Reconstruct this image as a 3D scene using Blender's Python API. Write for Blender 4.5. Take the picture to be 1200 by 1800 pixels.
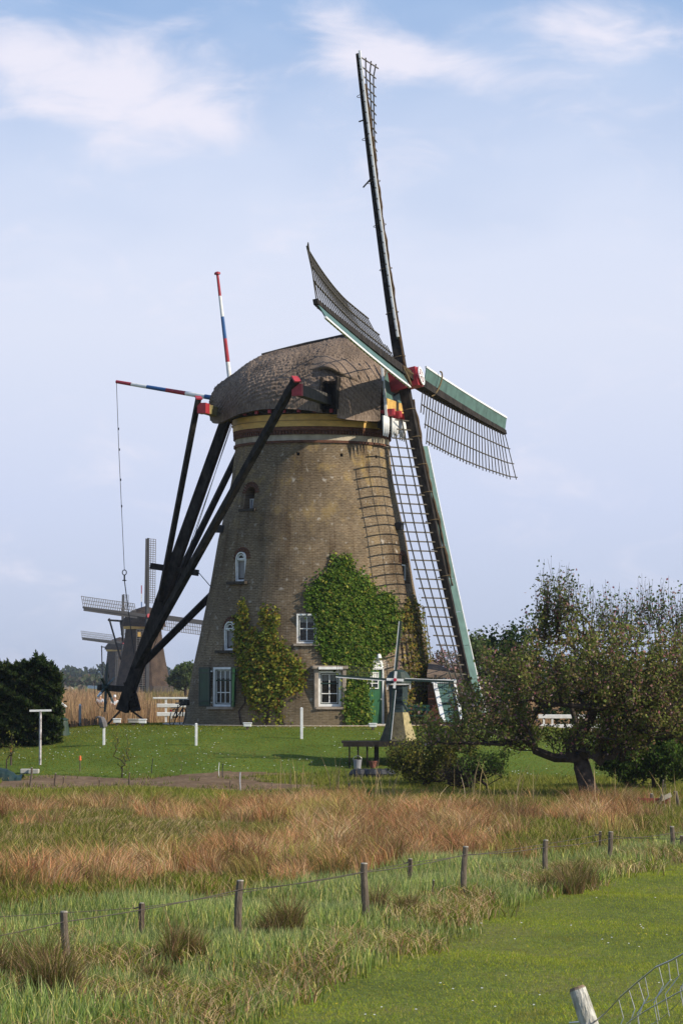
import bpy, bmesh, math, random
import numpy as np
from mathutils import Vector, Matrix

for o in list(bpy.data.objects): bpy.data.objects.remove(o)
SC = bpy.context.scene
COL = SC.collection
R = math.radians
random.seed(4)
RNG = np.random.default_rng(11)

# ------------------------------------------------------------------ camera
EYE = 3.6
FPX = 4916.0
HOR = 1195.0
PITCH = math.atan((HOR - 900) / FPX)
cam = bpy.data.cameras.new('camera')
camo = bpy.data.objects.new('camera', cam); COL.objects.link(camo)
camo.location = (0, 0, EYE); camo.rotation_euler = (R(90) + PITCH, 0, 0)
cam.sensor_fit = 'VERTICAL'; cam.sensor_height = 36; cam.sensor_width = 24
cam.lens = FPX / 1800 * 36; cam.clip_start = .5; cam.clip_end = 9000
SC.camera = camo

# ------------------------------------------------------------------ sky and sun
SUN_EL, SUN_AZ = 33.0, 22.0            # azimuth: from +x towards the camera
w = bpy.data.worlds.new('World'); SC.world = w; w.use_nodes = True
nt = w.node_tree; nt.nodes.clear()
def N(t, typ, **kw):
    n = t.nodes.new(typ)
    for k, v in kw.items(): setattr(n, k, v)
    return n
def mth(t, op, a, b=None, c=None, clamp=False):
    n = t.nodes.new('ShaderNodeMath'); n.operation = op; n.use_clamp = clamp
    for i, x in enumerate((a, b, c)):
        if x is None: continue
        if isinstance(x, (int, float)): n.inputs[i].default_value = x
        else: t.links.new(x, n.inputs[i])
    return n.outputs[0]
def mixc(t, f, a, b, mode='MIX'):
    n = t.nodes.new('ShaderNodeMix'); n.data_type = 'RGBA'; n.blend_type = mode
    for i, x in ((0, f), (6, a), (7, b)):
        if isinstance(x, (int, float)): n.inputs[i].default_value = x
        elif isinstance(x, tuple): n.inputs[i].default_value = (*x[:3], 1)
        else: t.links.new(x, n.inputs[i])
    return n.outputs[2]
def ramp(t, f, stops):
    n = t.nodes.new('ShaderNodeValToRGB'); cr = n.color_ramp
    while len(cr.elements) < len(stops): cr.elements.new(.5)
    for e, (p, c) in zip(cr.elements, stops):
        e.position = p; e.color = (*c, 1) if len(c) == 3 else c
    t.links.new(f, n.inputs[0]); return n.outputs[0]
def smooth(t, x, a, b):
    n = t.nodes.new('ShaderNodeMapRange'); n.interpolation_type = 'SMOOTHSTEP'
    n.inputs[1].default_value = a; n.inputs[2].default_value = b
    t.links.new(x, n.inputs[0]); return n.outputs[0]

sky = N(nt, 'ShaderNodeTexSky', sky_type='NISHITA', sun_disc=False)
sky.sun_elevation = R(SUN_EL); sky.sun_rotation = R(90 + SUN_AZ)
sky.altitude = 0; sky.air_density = 1.0; sky.dust_density = 1.2; sky.ozone_density = 1.5
tc = N(nt, 'ShaderNodeTexCoord'); sx = N(nt, 'ShaderNodeSeparateXYZ'); nt.links.new(tc.outputs['Generated'], sx.inputs[0])
az = mth(nt, 'ARCTAN2', sx.outputs[0], sx.outputs[1])
el = mth(nt, 'ARCSINE', sx.outputs[2])
def blob(px, py, rx, ry, tilt=0, amp=1.0):
    a = mth(nt, 'SUBTRACT', az, (px - 600) / FPX); b = mth(nt, 'SUBTRACT', el, (HOR - py) / FPX)
    b = mth(nt, 'ADD', b, mth(nt, 'MULTIPLY', a, tilt))
    a = mth(nt, 'DIVIDE', a, rx / FPX); b = mth(nt, 'DIVIDE', b, ry / FPX)
    d = mth(nt, 'ADD', mth(nt, 'MULTIPLY', a, a), mth(nt, 'MULTIPLY', b, b))
    return mth(nt, 'MULTIPLY', mth(nt, 'EXPONENT', mth(nt, 'MULTIPLY', d, -1)), amp)
cv = N(nt, 'ShaderNodeCombineXYZ')
nt.links.new(mth(nt, 'MULTIPLY', az, 9), cv.inputs[0]); nt.links.new(mth(nt, 'MULTIPLY', el, 19), cv.inputs[1])
nz = N(nt, 'ShaderNodeTexNoise'); nz.inputs['Scale'].default_value = 2.3; nz.inputs['Detail'].default_value = 9
nz.inputs['Roughness'].default_value = .58; nz.inputs['Distortion'].default_value = .5; nt.links.new(cv.outputs[0], nz.inputs['Vector'])
bl = blob(130, 150, 250, 80, .25, 1.0)
for b in ((620, 75, 110, 50, .2, .8), (770, 125, 150, 40, .1, .85), (1050, 66, 120, 60, .15, 1.15), (330, 210, 200, 45, .1, .5), (60, 90, 120, 40, 0, .3)):
    bl = mth(nt, 'ADD', bl, blob(*b))
nzv = mth(nt, 'MULTIPLY_ADD', nz.outputs[0], 2.6, -1.3)
cl = mth(nt, 'ADD', bl, nzv)
cl = smooth(nt, cl, 0.0, 1.15)
# thin high veil that thickens towards the horizon
nz2 = N(nt, 'ShaderNodeTexNoise'); nz2.inputs['Scale'].default_value = .9; nz2.inputs['Detail'].default_value = 3; nt.links.new(cv.outputs[0], nz2.inputs['Vector'])
elv = mth(nt, 'ADD', el, mth(nt, 'MULTIPLY_ADD', nz2.outputs[0], .10, -.05))
veil = ramp(nt, mth(nt, 'MULTIPLY', elv, 2.0), [(0, (.84,) * 3), (.14, (.86,) * 3), (.30, (.84,) * 3), (.41, (.55,) * 3), (.50, (.22,) * 3), (1, (.08,) * 3)])
veilcol = ramp(nt, mth(nt, 'MULTIPLY', el, 4.0), [(0, (.53, .59, .74)), (.25, (.64, .69, .87)), (.5, (.765, .79, .91)), (.8, (.74, .79, .94)), (1, (.66, .76, .95))])
base = mixc(nt, 1.0, sky.outputs[0], (.105, .105, .12), 'MULTIPLY')
bluecol = mixc(nt, .55, base, (.16, .37, .72))
c1 = mixc(nt, veil, bluecol, veilcol)
c2 = mixc(nt, mth(nt, 'MULTIPLY', cl, .9), c1, (.82, .80, .90))
up = smooth(nt, sx.outputs[2], -.02, .0)
c3 = mixc(nt, up, (.12, .12, .10), c2)
bg = N(nt, 'ShaderNodeBackground'); nt.links.new(c3, bg.inputs[0]); bg.inputs[1].default_value = 1.0
ow = N(nt, 'ShaderNodeOutputWorld'); nt.links.new(bg.outputs[0], ow.inputs[0])

sl = bpy.data.lights.new('sun', 'SUN'); sl.energy = 5.0; sl.angle = R(.5); sl.color = (1, .90, .74)
so = bpy.data.objects.new('sun', sl); COL.objects.link(so)
a_, e_ = R(SUN_AZ), R(SUN_EL)
SUND = Vector((math.cos(e_) * math.cos(a_), -math.cos(e_) * math.sin(a_), math.sin(e_)))
so.rotation_euler = SUND.to_track_quat('Z', 'Y').to_euler()
so.location = (60, -30, 60)

SC.render.engine = 'CYCLES'
vs = SC.view_settings
vs.view_transform = 'Standard'; vs.look = 'None'; vs.exposure = .12; vs.gamma = 1; vs.use_curve_mapping = False

# ------------------------------------------------------------------ pixel <-> world helpers
CP, SP = math.cos(PITCH), math.sin(PITCH)
def ray(px, py):
    a = (px - 600) / FPX; b = (900 - py) / FPX
    d = np.array([a, CP - b * SP, SP + b * CP]); return d / d[1]
def at(px, py, dep):
    d = ray(px, py) * dep; return Vector((d[0], d[1], d[2] + EYE))
def proj(x, y, z):
    z = z - EYE; d = y * CP + z * SP; v = -y * SP + z * CP
    return 600 + FPX * x / d, 900 - FPX * v / d

# ------------------------------------------------------------------ terrain
TC = np.array([-1.21, 115.7])          # tower axis
GZ = 1.76                              # level of the mound top
def hz(x, y):
    x = np.asarray(x, float); y = np.asarray(y, float)
    r = np.hypot(x - TC[0], y - TC[1])
    t = np.clip((r - 7.2) / (24.5 - 7.2), 0, 1)
    m = GZ * (.5 + .5 * np.cos(np.pi * t ** .9))
    dy = np.clip((26 - y) / 24, 0, 1); m = m + 2.0 * dy ** 1.3          # dyke slope the camera stands on
    n = .05 * np.sin(x * .9 + 1.3 * np.sin(y * .37)) + .04 * np.sin(y * 1.1 + x * .3)
    far = np.clip((np.hypot(x, y - 60) - 60) / 60, 0, 1)
    m = m + n * np.clip((r - 9) / 8, 0, 1) * (1 - far)
    # low embankment with the cycle path far behind
    m = m + .8 * np.exp(-((y - 203) / 5.0) ** 2)
    # low mounds under the two far mills
    for (cx, cy) in FARM: m = m + 1.7 * np.exp(-((x - cx) ** 2 + (y - cy) ** 2) / (2 * 11 ** 2))
    return m
FARM = [((252 - 600) * 497 / FPX, 497 + 3), ((208 - 600) * 800 / FPX, 803)]
def gp(px, py):
    """point of the ground seen at a pixel"""
    d = ray(px, py); t = 20.0
    while t < 2000:
        if d[2] * t + EYE < hz(d[0] * t, t): break
        t += .1
    return Vector((d[0] * t, t, float(hz(d[0] * t, t))))

# ------------------------------------------------------------------ materials
MATS = {}
def mat(name, col, rough=.7, var=.15, scale=3.0, bump=.0, bscale=30., spec=.4, metal=0, stretch=None, col2=None):
    if name in MATS: return MATS[name]
    m = bpy.data.materials.new(name); m.use_nodes = True; t = m.node_tree
    p = t.nodes['Principled BSDF']; p.inputs['Roughness'].default_value = rough
    p.inputs['Specular IOR Level'].default_value = spec; p.inputs['Metallic'].default_value = metal
    tc = N(t, 'ShaderNodeTexCoord'); v = tc.outputs['Object']
    if stretch:
        mp = N(t, 'ShaderNodeMapping'); mp.inputs['Scale'].default_value = stretch; t.links.new(v, mp.inputs[0]); v = mp.outputs[0]
    n = N(t, 'ShaderNodeTexNoise'); n.inputs['Scale'].default_value = scale; n.inputs['Detail'].default_value = 6; t.links.new(v, n.inputs['Vector'])
    a = tuple(c * (1 - var) for c in col); b = col2 if col2 else tuple(min(1, c * (1 + var)) for c in col)
    t.links.new(ramp(t, n.outputs[0], [(.3, a), (.7, b)]), p.inputs['Base Color'])
    if bump:
        n2 = N(t, 'ShaderNodeTexNoise'); n2.inputs['Scale'].default_value = bscale; n2.inputs['Detail'].default_value = 4; t.links.new(v, n2.inputs['Vector'])
        bp = N(t, 'ShaderNodeBump'); bp.inputs['Strength'].default_value = bump; bp.inputs['Distance'].default_value = .02
        t.links.new(n2.outputs[0], bp.inputs['Height']); t.links.new(bp.outputs[0], p.inputs['Normal'])
    MATS[name] = m; return m
WHITE = mat('white_paint', (.72, .72, .70), .5, .12, 6, .2)
GREEN = mat('dark_green_paint', (.016, .095, .035), .4, .25, 5, .1)
TEAL = mat('grey_green_paint', (.075, .14, .12), .5, .25, 2.5, .2, 25)
SHADEG = mat('blackish_green_paint', (.012, .03, .022), .45, .2, 5)
TAR = mat('tarred_timber', (.020, .017, .014), .85, .45, 5, .7, 14, .12, stretch=(1, 1, .5), col2=(.045, .038, .032))
DARKW = mat('dark_weathered_wood', (.055, .045, .035), .8, .35, 5, .5, 18, .2)
LATH = mat('sail_lath_wood', (.085, .075, .06), .8, .3, 6, .2, spec=.2)
RED = mat('oxide_red_paint', (.34, .03, .04), .45, .2, 6, .15)
YEL = mat('ochre_yellow_paint', (.58, .36, .10), .6, .22, 2.2, .25, 8, stretch=(1, 1, 3))
BLUE = mat('blue_paint', (.03, .10, .26), .5, .1)
POST = mat('grey_weathered_post', (.135, .108, .08), .85, .4, 9, .8, 30, .2, stretch=(3, 3, .6))
POSTD = mat('brown_weathered_post', (.10, .075, .055), .85, .4, 9, .8, 30, .2, stretch=(3, 3, .6))
STONE = mat('concrete', (.36, .34, .30), .85, .2, 4, .4)
PATHM = mat('pale_paving', (.42, .34, .26), .9, .2, 3, .4)
METAL = mat('galvanised_wire', (.5, .5, .5), .4, .1, 10, metal=.8)
ROPE = mat('rope', (.16, .115, .06), .95, .3, 20, .6, 60, .1)
CLOTH = mat('furled_brown_sailcloth', (.075, .05, .03), .9, .4, 4, .6, 10, .1)
BLACKM = mat('black_metal', (.02, .02, .02), .5, .2, 8)
RUB = mat('black_rubber', (.02, .02, .02), .8, .1)
PLAST = mat('plastered_brick', (.30, .25, .20), .9, .3, 4, .6, 20, .2)
CURT = mat('white_curtain', (.6, .6, .57), .9, .1, 10)
GLASS = bpy.data.materials.new('window_glass'); GLASS.use_nodes = True
_t = GLASS.node_tree; _p = _t.nodes['Principled BSDF']
_p.inputs['Base Color'].default_value = (.02, .022, .024, 1); _p.inputs['Roughness'].default_value = .06
_p.inputs['Specular IOR Level'].default_value = .6; _p.inputs['Alpha'].default_value = .45

def leafmat(name, trans=.45, rough=.6):
    m = bpy.data.materials.new(name); m.use_nodes = True; t = m.node_tree; t.nodes.clear()
    at_ = N(t, 'ShaderNodeAttribute', attribute_name='Col')
    d = N(t, 'ShaderNodeBsdfPrincipled'); d.inputs['Roughness'].default_value = rough; d.inputs['Specular IOR Level'].default_value = .10
    tr = N(t, 'ShaderNodeBsdfTranslucent'); mx = N(t, 'ShaderNodeMixShader'); mx.inputs[0].default_value = trans
    t.links.new(at_.outputs[0], d.inputs['Base Color']); t.links.new(at_.outputs[0], tr.inputs[0])
    t.links.new(d.outputs[0], mx.inputs[1]); t.links.new(tr.outputs[0], mx.inputs[2])
    o = N(t, 'ShaderNodeOutputMaterial'); t.links.new(mx.outputs[0], o.inputs[0]); return m
LEAF = leafmat('leaf'); GRASS = leafmat('grass_blade', .3, .7)
BARK = mat('bark', (.055, .042, .034), .9, .4, 6, 1.0, 15, .1)

def brickmat(name, c1, c2, cm, polar=True, lich=True):
    m = bpy.data.materials.new(name); m.use_nodes = True; t = m.node_tree
    p = t.nodes['Principled BSDF']; p.inputs['Roughness'].default_value = .9; p.inputs['Specular IOR Level'].default_value = .15
    tc = N(t, 'ShaderNodeTexCoord'); s = N(t, 'ShaderNodeSeparateXYZ'); t.links.new(tc.outputs['Object'], s.inputs[0])
    if polar:
        ang = mth(t, 'ARCTAN2', s.outputs[0], mth(t, 'MULTIPLY', s.outputs[1], -1)); u = mth(t, 'MULTIPLY', ang, 4.2)
    else: u = mth(t, 'ADD', s.outputs[0], s.outputs[1])
    cb = N(t, 'ShaderNodeCombineXYZ'); t.links.new(u, cb.inputs[0]); t.links.new(s.outputs[2], cb.inputs[1])
    wv = N(t, 'ShaderNodeTexNoise'); wv.inputs['Scale'].default_value = 1.2; t.links.new(cb.outputs[0], wv.inputs['Vector'])
    # slightly uneven courses
    s2 = N(t, 'ShaderNodeCombineXYZ'); t.links.new(u, s2.inputs[0]); t.links.new(mth(t, 'MULTIPLY_ADD', wv.outputs[0], .05, s.outputs[2]), s2.inputs[1])
    br = N(t, 'ShaderNodeTexBrick'); t.links.new(s2.outputs[0], br.inputs['Vector'])
    br.inputs['Scale'].default_value = 1; br.inputs['Brick Width'].default_value = .215; br.inputs['Row Height'].default_value = .067
    br.inputs['Mortar Size'].default_value = .009; br.inputs['Mortar Smooth'].default_value = .3; br.inputs['Bias'].default_value = 0
    br.inputs['Color1'].default_value = (*c1, 1); br.inputs['Color2'].default_value = (*c2, 1); br.inputs['Mortar'].default_value = (*cm, 1)
    col = br.outputs[0]
    # per-brick tint through a cell noise
    vo = N(t, 'ShaderNodeTexNoise'); vo.inputs['Scale'].default_value = 9; vo.inputs['Detail'].default_value = 2
    mp = N(t, 'ShaderNodeMapping'); mp.inputs['Scale'].default_value = (.6, 2.2, 1); t.links.new(s2.outputs[0], mp.inputs[0]); t.links.new(mp.outputs[0], vo.inputs['Vector'])
    col = mixc(t, .8, col, ramp(t, vo.outputs[0], [(.3, (.66, .63, .60)), (.55, (1, 1, 1)), (.72, (1.5, 1.46, 1.38))]), 'MULTIPLY')
    n1 = N(t, 'ShaderNodeTexNoise'); n1.inputs['Scale'].default_value = .55; n1.inputs['Detail'].default_value = 5; n1.inputs['Roughness'].default_value = .62; t.links.new(cb.outputs[0], n1.inputs['Vector'])
    col = mixc(t, 1, col, ramp(t, n1.outputs[0], [(.3, (.60, .57, .54)), (.5, (.90, .89, .88)), (.66, (1.2, 1.16, 1.10))]), 'MULTIPLY')
    # vertical weather streaks
    ms = N(t, 'ShaderNodeMapping'); ms.inputs['Scale'].default_value = (1.6, .16, 1); t.links.new(cb.outputs[0], ms.inputs[0])
    n2 = N(t, 'ShaderNodeTexNoise'); n2.inputs['Scale'].default_value = 1.4; n2.inputs['Detail'].default_value = 4; t.links.new(ms.outputs[0], n2.inputs['Vector'])
    col = mixc(t, smooth(t, n2.outputs[0], .52, .72), col, mixc(t, 1, col, (.66, .60, .55), 'MULTIPLY'))
    if lich:
        n3 = N(t, 'ShaderNodeTexNoise'); n3.inputs['Scale'].default_value = .9; n3.inputs['Detail'].default_value = 6; n3.inputs['Roughness'].default_value = .7
        m3 = N(t, 'ShaderNodeMapping'); m3.inputs['Location'].default_value = (7.3, 2.1, 0); t.links.new(cb.outputs[0], m3.inputs[0]); t.links.new(m3.outputs[0], n3.inputs['Vector'])
        hi = smooth(t, s.outputs[2], 5.5, 10.5)
        col = mixc(t, mth(t, 'MULTIPLY', smooth(t, n3.outputs[0], .50, .66), mth(t, 'MULTIPLY', hi, .55)), col, (.36, .25, .09))
        n4 = N(t, 'ShaderNodeTexNoise'); n4.inputs['Scale'].default_value = 3.2; n4.inputs['Detail'].default_value = 8; t.links.new(m3.outputs[0], n4.inputs['Vector'])
        col = mixc(t, mth(t, 'MULTIPLY', smooth(t, n4.outputs[0], .60, .74), .6), col, (.50, .46, .40))
        lo = smooth(t, s.outputs[2], 1.6, -.2)
        col = mixc(t, mth(t, 'MULTIPLY', lo, .35), col, (.13, .12, .07))
    t.links.new(col, p.inputs['Base Color'])
    b = N(t, 'ShaderNodeBump'); b.inputs['Strength'].default_value = .5; b.inputs['Distance'].default_value = .010
    hgt = mth(t, 'ADD', mth(t, 'MULTIPLY', br.outputs['Fac'], -1), mth(t, 'MULTIPLY', vo.outputs[0], .6))
    t.links.new(hgt, b.inputs['Height']); t.links.new(b.outputs[0], p.inputs['Normal'])
    return m
BRICK = brickmat('old_tower_brick', (.188, .138, .086), (.134, .095, .058), (.25, .215, .155))
BRICK2 = brickmat('red_brown_brick', (.16, .065, .04), (.12, .05, .03), (.12, .09, .07), lich=False)

def thatchmat(name, ca, cb_, cc):
    m = bpy.data.materials.new(name); m.use_nodes = True; t = m.node_tree
    p = t.nodes['Principled BSDF']; p.inputs['Roughness'].default_value = .95; p.inputs['Specular IOR Level'].default_value = .1
    tc = N(t, 'ShaderNodeTexCoord')
    mp = N(t, 'ShaderNodeMapping'); mp.inputs['Scale'].default_value = (24, 24, 2.6); t.links.new(tc.outputs['Object'], mp.inputs[0])
    n = N(t, 'ShaderNodeTexNoise'); n.inputs['Scale'].default_value = 1.2; n.inputs['Detail'].default_value = 6; n.inputs['Roughness'].default_value = .7; t.links.new(mp.outputs[0], n.inputs['Vector'])
    c = ramp(t, n.outputs[0], [(.30, ca), (.5, cb_), (.72, cc)])
    n2 = N(t, 'ShaderNodeTexNoise'); n2.inputs['Scale'].default_value = .9; n2.inputs['Detail'].default_value = 5; t.links.new(tc.outputs['Object'], n2.inputs['Vector'])
    c = mixc(t, 1, c, ramp(t, n2.outputs[0], [(.35, (.62, .60, .58)), (.65, (1.08, 1.03, .98))]), 'MULTIPLY')
    t.links.new(c, p.inputs['Base Color'])
    b = N(t, 'ShaderNodeBump'); b.inputs['Strength'].default_value = .9; b.inputs['Distance'].default_value = .05
    t.links.new(n.outputs[0], b.inputs['Height']); t.links.new(b.outputs[0], p.inputs['Normal']); return m
THATCH = thatchmat('weathered_thatch', (.095, .070, .055), (.23, .178, .14), (.40, .325, .265))

# ------------------------------------------------------------------ mesh building
ORG = {}
def V3(p): return (float(p[0]), float(p[1]), float(p[2]))
class MB:
    def __init__(s): s.v = []; s.f = []; s.m = []
    def quad(s, pts, mi=0):
        i = len(s.v); s.v += [V3(p) for p in pts]; s.f.append(tuple(range(i, i + len(pts)))); s.m.append(mi)
    def hexa(s, c, mi=0):       # 8 corners: bottom 4 ccw, top 4 ccw
        i = len(s.v); s.v += [V3(p) for p in c]
        for f in ((0, 3, 2, 1), (4, 5, 6, 7), (0, 1, 5, 4), (1, 2, 6, 5), (2, 3, 7, 6), (3, 0, 4, 7)): s.f.append(tuple(i + k for k in f)); s.m.append(mi)
    def box(s, c, d, ax=None, mi=0):   # centre, full dims, axes (3 vectors)
        c = Vector(c); X, Y, Z = ax if ax else (Vector((1, 0, 0)), Vector((0, 1, 0)), Vector((0, 0, 1)))
        X, Y, Z = Vector(X) * d[0] / 2, Vector(Y) * d[1] / 2, Vector(Z) * d[2] / 2
        s.hexa([c - X - Y - Z, c + X - Y - Z, c + X + Y - Z, c - X + Y - Z, c - X - Y + Z, c + X - Y + Z, c + X + Y + Z, c - X + Y + Z], mi)
    def beam(s, p0, p1, w, h, up=(0, 0, 1), w1=None, h1=None, mi=0):
        p0, p1 = Vector(p0), Vector(p1); d = (p1 - p0).normalized(); up = Vector(up)
        X = d.cross(up)
        if X.length < 1e-4: X = d.cross(Vector((1, 0, 0)))
        X.normalize(); Y = X.cross(d).normalized(); w1 = w if w1 is None else w1; h1 = h if h1 is None else h1
        a = [p0 - X * w / 2 - Y * h / 2, p0 + X * w / 2 - Y * h / 2, p0 + X * w / 2 + Y * h / 2, p0 - X * w / 2 + Y * h / 2]
        b = [p1 - X * w1 / 2 - Y * h1 / 2, p1 + X * w1 / 2 - Y * h1 / 2, p1 + X * w1 / 2 + Y * h1 / 2, p1 - X * w1 / 2 + Y * h1 / 2]
        s.hexa(a + b, mi)
    def tube(s, pts, rad, n=8, cap=True, mi=0):
        pts = [Vector(p) for p in pts]; k = len(pts)
        rad = [rad] * k if isinstance(rad, (int, float)) else rad
        i0 = len(s.v); X = None
        for j, p in enumerate(pts):
            d = (pts[min(j + 1, k - 1)] - pts[max(j - 1, 0)]).normalized()
            if X is None:
                X = d.cross(Vector((0, 0, 1)));
                if X.length < 1e-3: X = Vector((1, 0, 0))
            X = (X - d * X.dot(d)).normalized(); Y = d.cross(X)
            for q in range(n):
                a = 2 * math.pi * q / n; s.v.append(V3(p + (X * math.cos(a) + Y * math.sin(a)) * rad[j]))
        for j in range(k - 1):
            for q in range(n):
                a, b = i0 + j * n + q, i0 + j * n + (q + 1) % n; s.f.append((a, b, b + n, a + n)); s.m.append(mi)
        if cap:
            s.f.append(tuple(i0 + q for q in reversed(range(n)))); s.m.append(mi)
            s.f.append(tuple(i0 + (k - 1) * n + q for q in range(n))); s.m.append(mi)
    def lathe(s, prof, c, n=48, a0=0, a1=2 * math.pi, mi=0):
        i0 = len(s.v); full = abs(a1 - a0 - 2 * math.pi) < 1e-6; m = n if full else n + 1
        for (r, z) in prof:
            for q in range(m):
                a = a0 + (a1 - a0) * q / n; s.v.append((c[0] + r * math.cos(a), c[1] + r * math.sin(a), c[2] + z))
        for j in range(len(prof) - 1):
            for q in range(n):
                a, b = i0 + j * m + q, i0 + j * m + (q + 1) % m; s.f.append((a, b, b + m, a + m)); s.m.append(mi)
    def prism(s, poly, off, mi=0):     # polygon (3D pts) extruded by vector
        off = Vector(off); n = len(poly); i = len(s.v); s.v += [V3(p) for p in poly] + [V3(Vector(p) + off) for p in poly]
        s.f.append(tuple(range(i, i + n))); s.m.append(mi); s.f.append(tuple(range(i + 2 * n - 1, i + n - 1, -1))); s.m.append(mi)
        for k in range(n):
            a, b = i + k, i + (k + 1) % n; s.f.append((a, a + n, b + n, b)); s.m.append(mi)
    def build(s, name, mats, parent=None, smooth=False, bev=0, fix=True):
        o3 = ORG.get(parent.name, Vector((0, 0, 0))) if parent else Vector((0, 0, 0))
        me = bpy.data.meshes.new(name)
        me.from_pydata([(v[0] - o3[0], v[1] - o3[1], v[2] - o3[2]) for v in s.v], [], s.f)
        mats = mats if isinstance(mats, (list, tuple)) else [mats]
        for m in mats: me.materials.append(m)
        me.polygons.foreach_set('material_index', s.m)
        if smooth: me.polygons.foreach_set('use_smooth', [True] * len(me.polygons))
        if fix:
            bm = bmesh.new(); bm.from_mesh(me); bmesh.ops.recalc_face_normals(bm, faces=bm.faces); bm.to_mesh(me); bm.free()
        o = bpy.data.objects.new(name, me); COL.objects.link(o)
        if parent: o.parent = parent; ORG[o.name] = o3
        if bev:
            b = o.modifiers.new('bevel', 'BEVEL'); b.width = bev; b.segments = 2; b.limit_method = 'ANGLE'
        return o
def tag(o, label=None, cat=None, group=None, kind=None):
    if label: o['label'] = label
    if cat: o['category'] = cat
    if group: o['group'] = group
    if kind: o['kind'] = kind
    return o
def thing(name, label, cat, loc, group=None):
    o = bpy.data.objects.new(name, None); COL.objects.link(o); o.location = loc; o.empty_display_size = .3
    ORG[o.name] = Vector(loc); return tag(o, label, cat, group)
def dupe(src, loc, rz=None, scale=None, label=None):
    c = src.copy(); COL.objects.link(c); c.location = loc
    if rz is not None: c.rotation_euler = (0, 0, rz) if isinstance(rz, (int, float)) else rz
    if scale: c.scale = scale
    if label: c['label'] = label
    for ch in src.children:
        k = ch.copy(); COL.objects.link(k); k.parent = c
        for g in ch.children:
            q = g.copy(); COL.objects.link(q); q.parent = k
    return c
def npmesh(name, verts, faces, mats, cols=None, parent=None, nper=None, smooth=False):
    """verts (N,3), faces (M,k) constant k; cols per vertex (N,3)"""
    o3 = ORG.get(parent.name, Vector((0, 0, 0))) if parent else Vector((0, 0, 0))
    me = bpy.data.meshes.new(name); N_, M, k = len(verts), len(faces), faces.shape[1]
    me.vertices.add(N_); me.vertices.foreach_set('co', (verts - np.array(o3)).astype(np.float32).ravel())
    me.loops.add(M * k); me.loops.foreach_set('vertex_index', faces.astype(np.int32).ravel())
    me.polygons.add(M); me.polygons.foreach_set('loop_start', np.arange(0, M * k, k, dtype=np.int32))
    me.polygons.foreach_set('loop_total', np.full(M, k, dtype=np.int32))
    if smooth: me.polygons.foreach_set('use_smooth', np.ones(M, dtype=bool))
    me.update(calc_edges=True)
    if cols is not None:
        a = me.color_attributes.new('Col', 'FLOAT_COLOR', 'POINT')
        a.data.foreach_set('color', np.concatenate([cols, np.ones((N_, 1))], 1).astype(np.float32).ravel())
    me.materials.append(mats)
    o = bpy.data.objects.new(name, me); COL.objects.link(o)
    if parent: o.parent = parent; ORG[o.name] = o3
    return o
def leaves(name, P, size, cols, parent=None, mat_=None, up=.3, jit=.5, aspect=.7, normal=None):
    n = len(P); P = np.asarray(P, float)
    d = RNG.normal(size=(n, 3)); d[:, 2] += up
    if normal is not None:
        nn = normal + RNG.normal(size=(n, 3)) * .5; nn /= np.linalg.norm(nn, axis=1)[:, None]
        d = np.cross(nn, RNG.normal(size=(n, 3)))
    d /= np.linalg.norm(d, axis=1)[:, None]
    if normal is None: e = np.cross(d, RNG.normal(size=(n, 3)))
    else: e = np.cross(nn, d)
    e /= np.linalg.norm(e, axis=1)[:, None]
    s = (size * (1 + jit * (RNG.random(n) - .5)))[:, None]
    b = P + e * s * aspect * .5 + d * s * .45; c = P + d * s; f = P - e * s * aspect * .5 + d * s * .45
    verts = np.stack([P, b, c, f], 1).reshape(-1, 3)
    faces = np.arange(4 * n).reshape(n, 4)
    return npmesh(name, verts, faces, mat_ or LEAF, np.repeat(cols, 4, 0), parent)
def pal(n, stops, noise=.12, wts=None):
    st = np.array(stops, float); i = RNG.choice(len(st), n, p=wts)
    c = st[i] * (1 + noise * RNG.normal(size=(n, 1))); c *= (1 + .06 * RNG.normal(size=(n, 3)))
    return np.clip(c, .003, .95)

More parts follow.
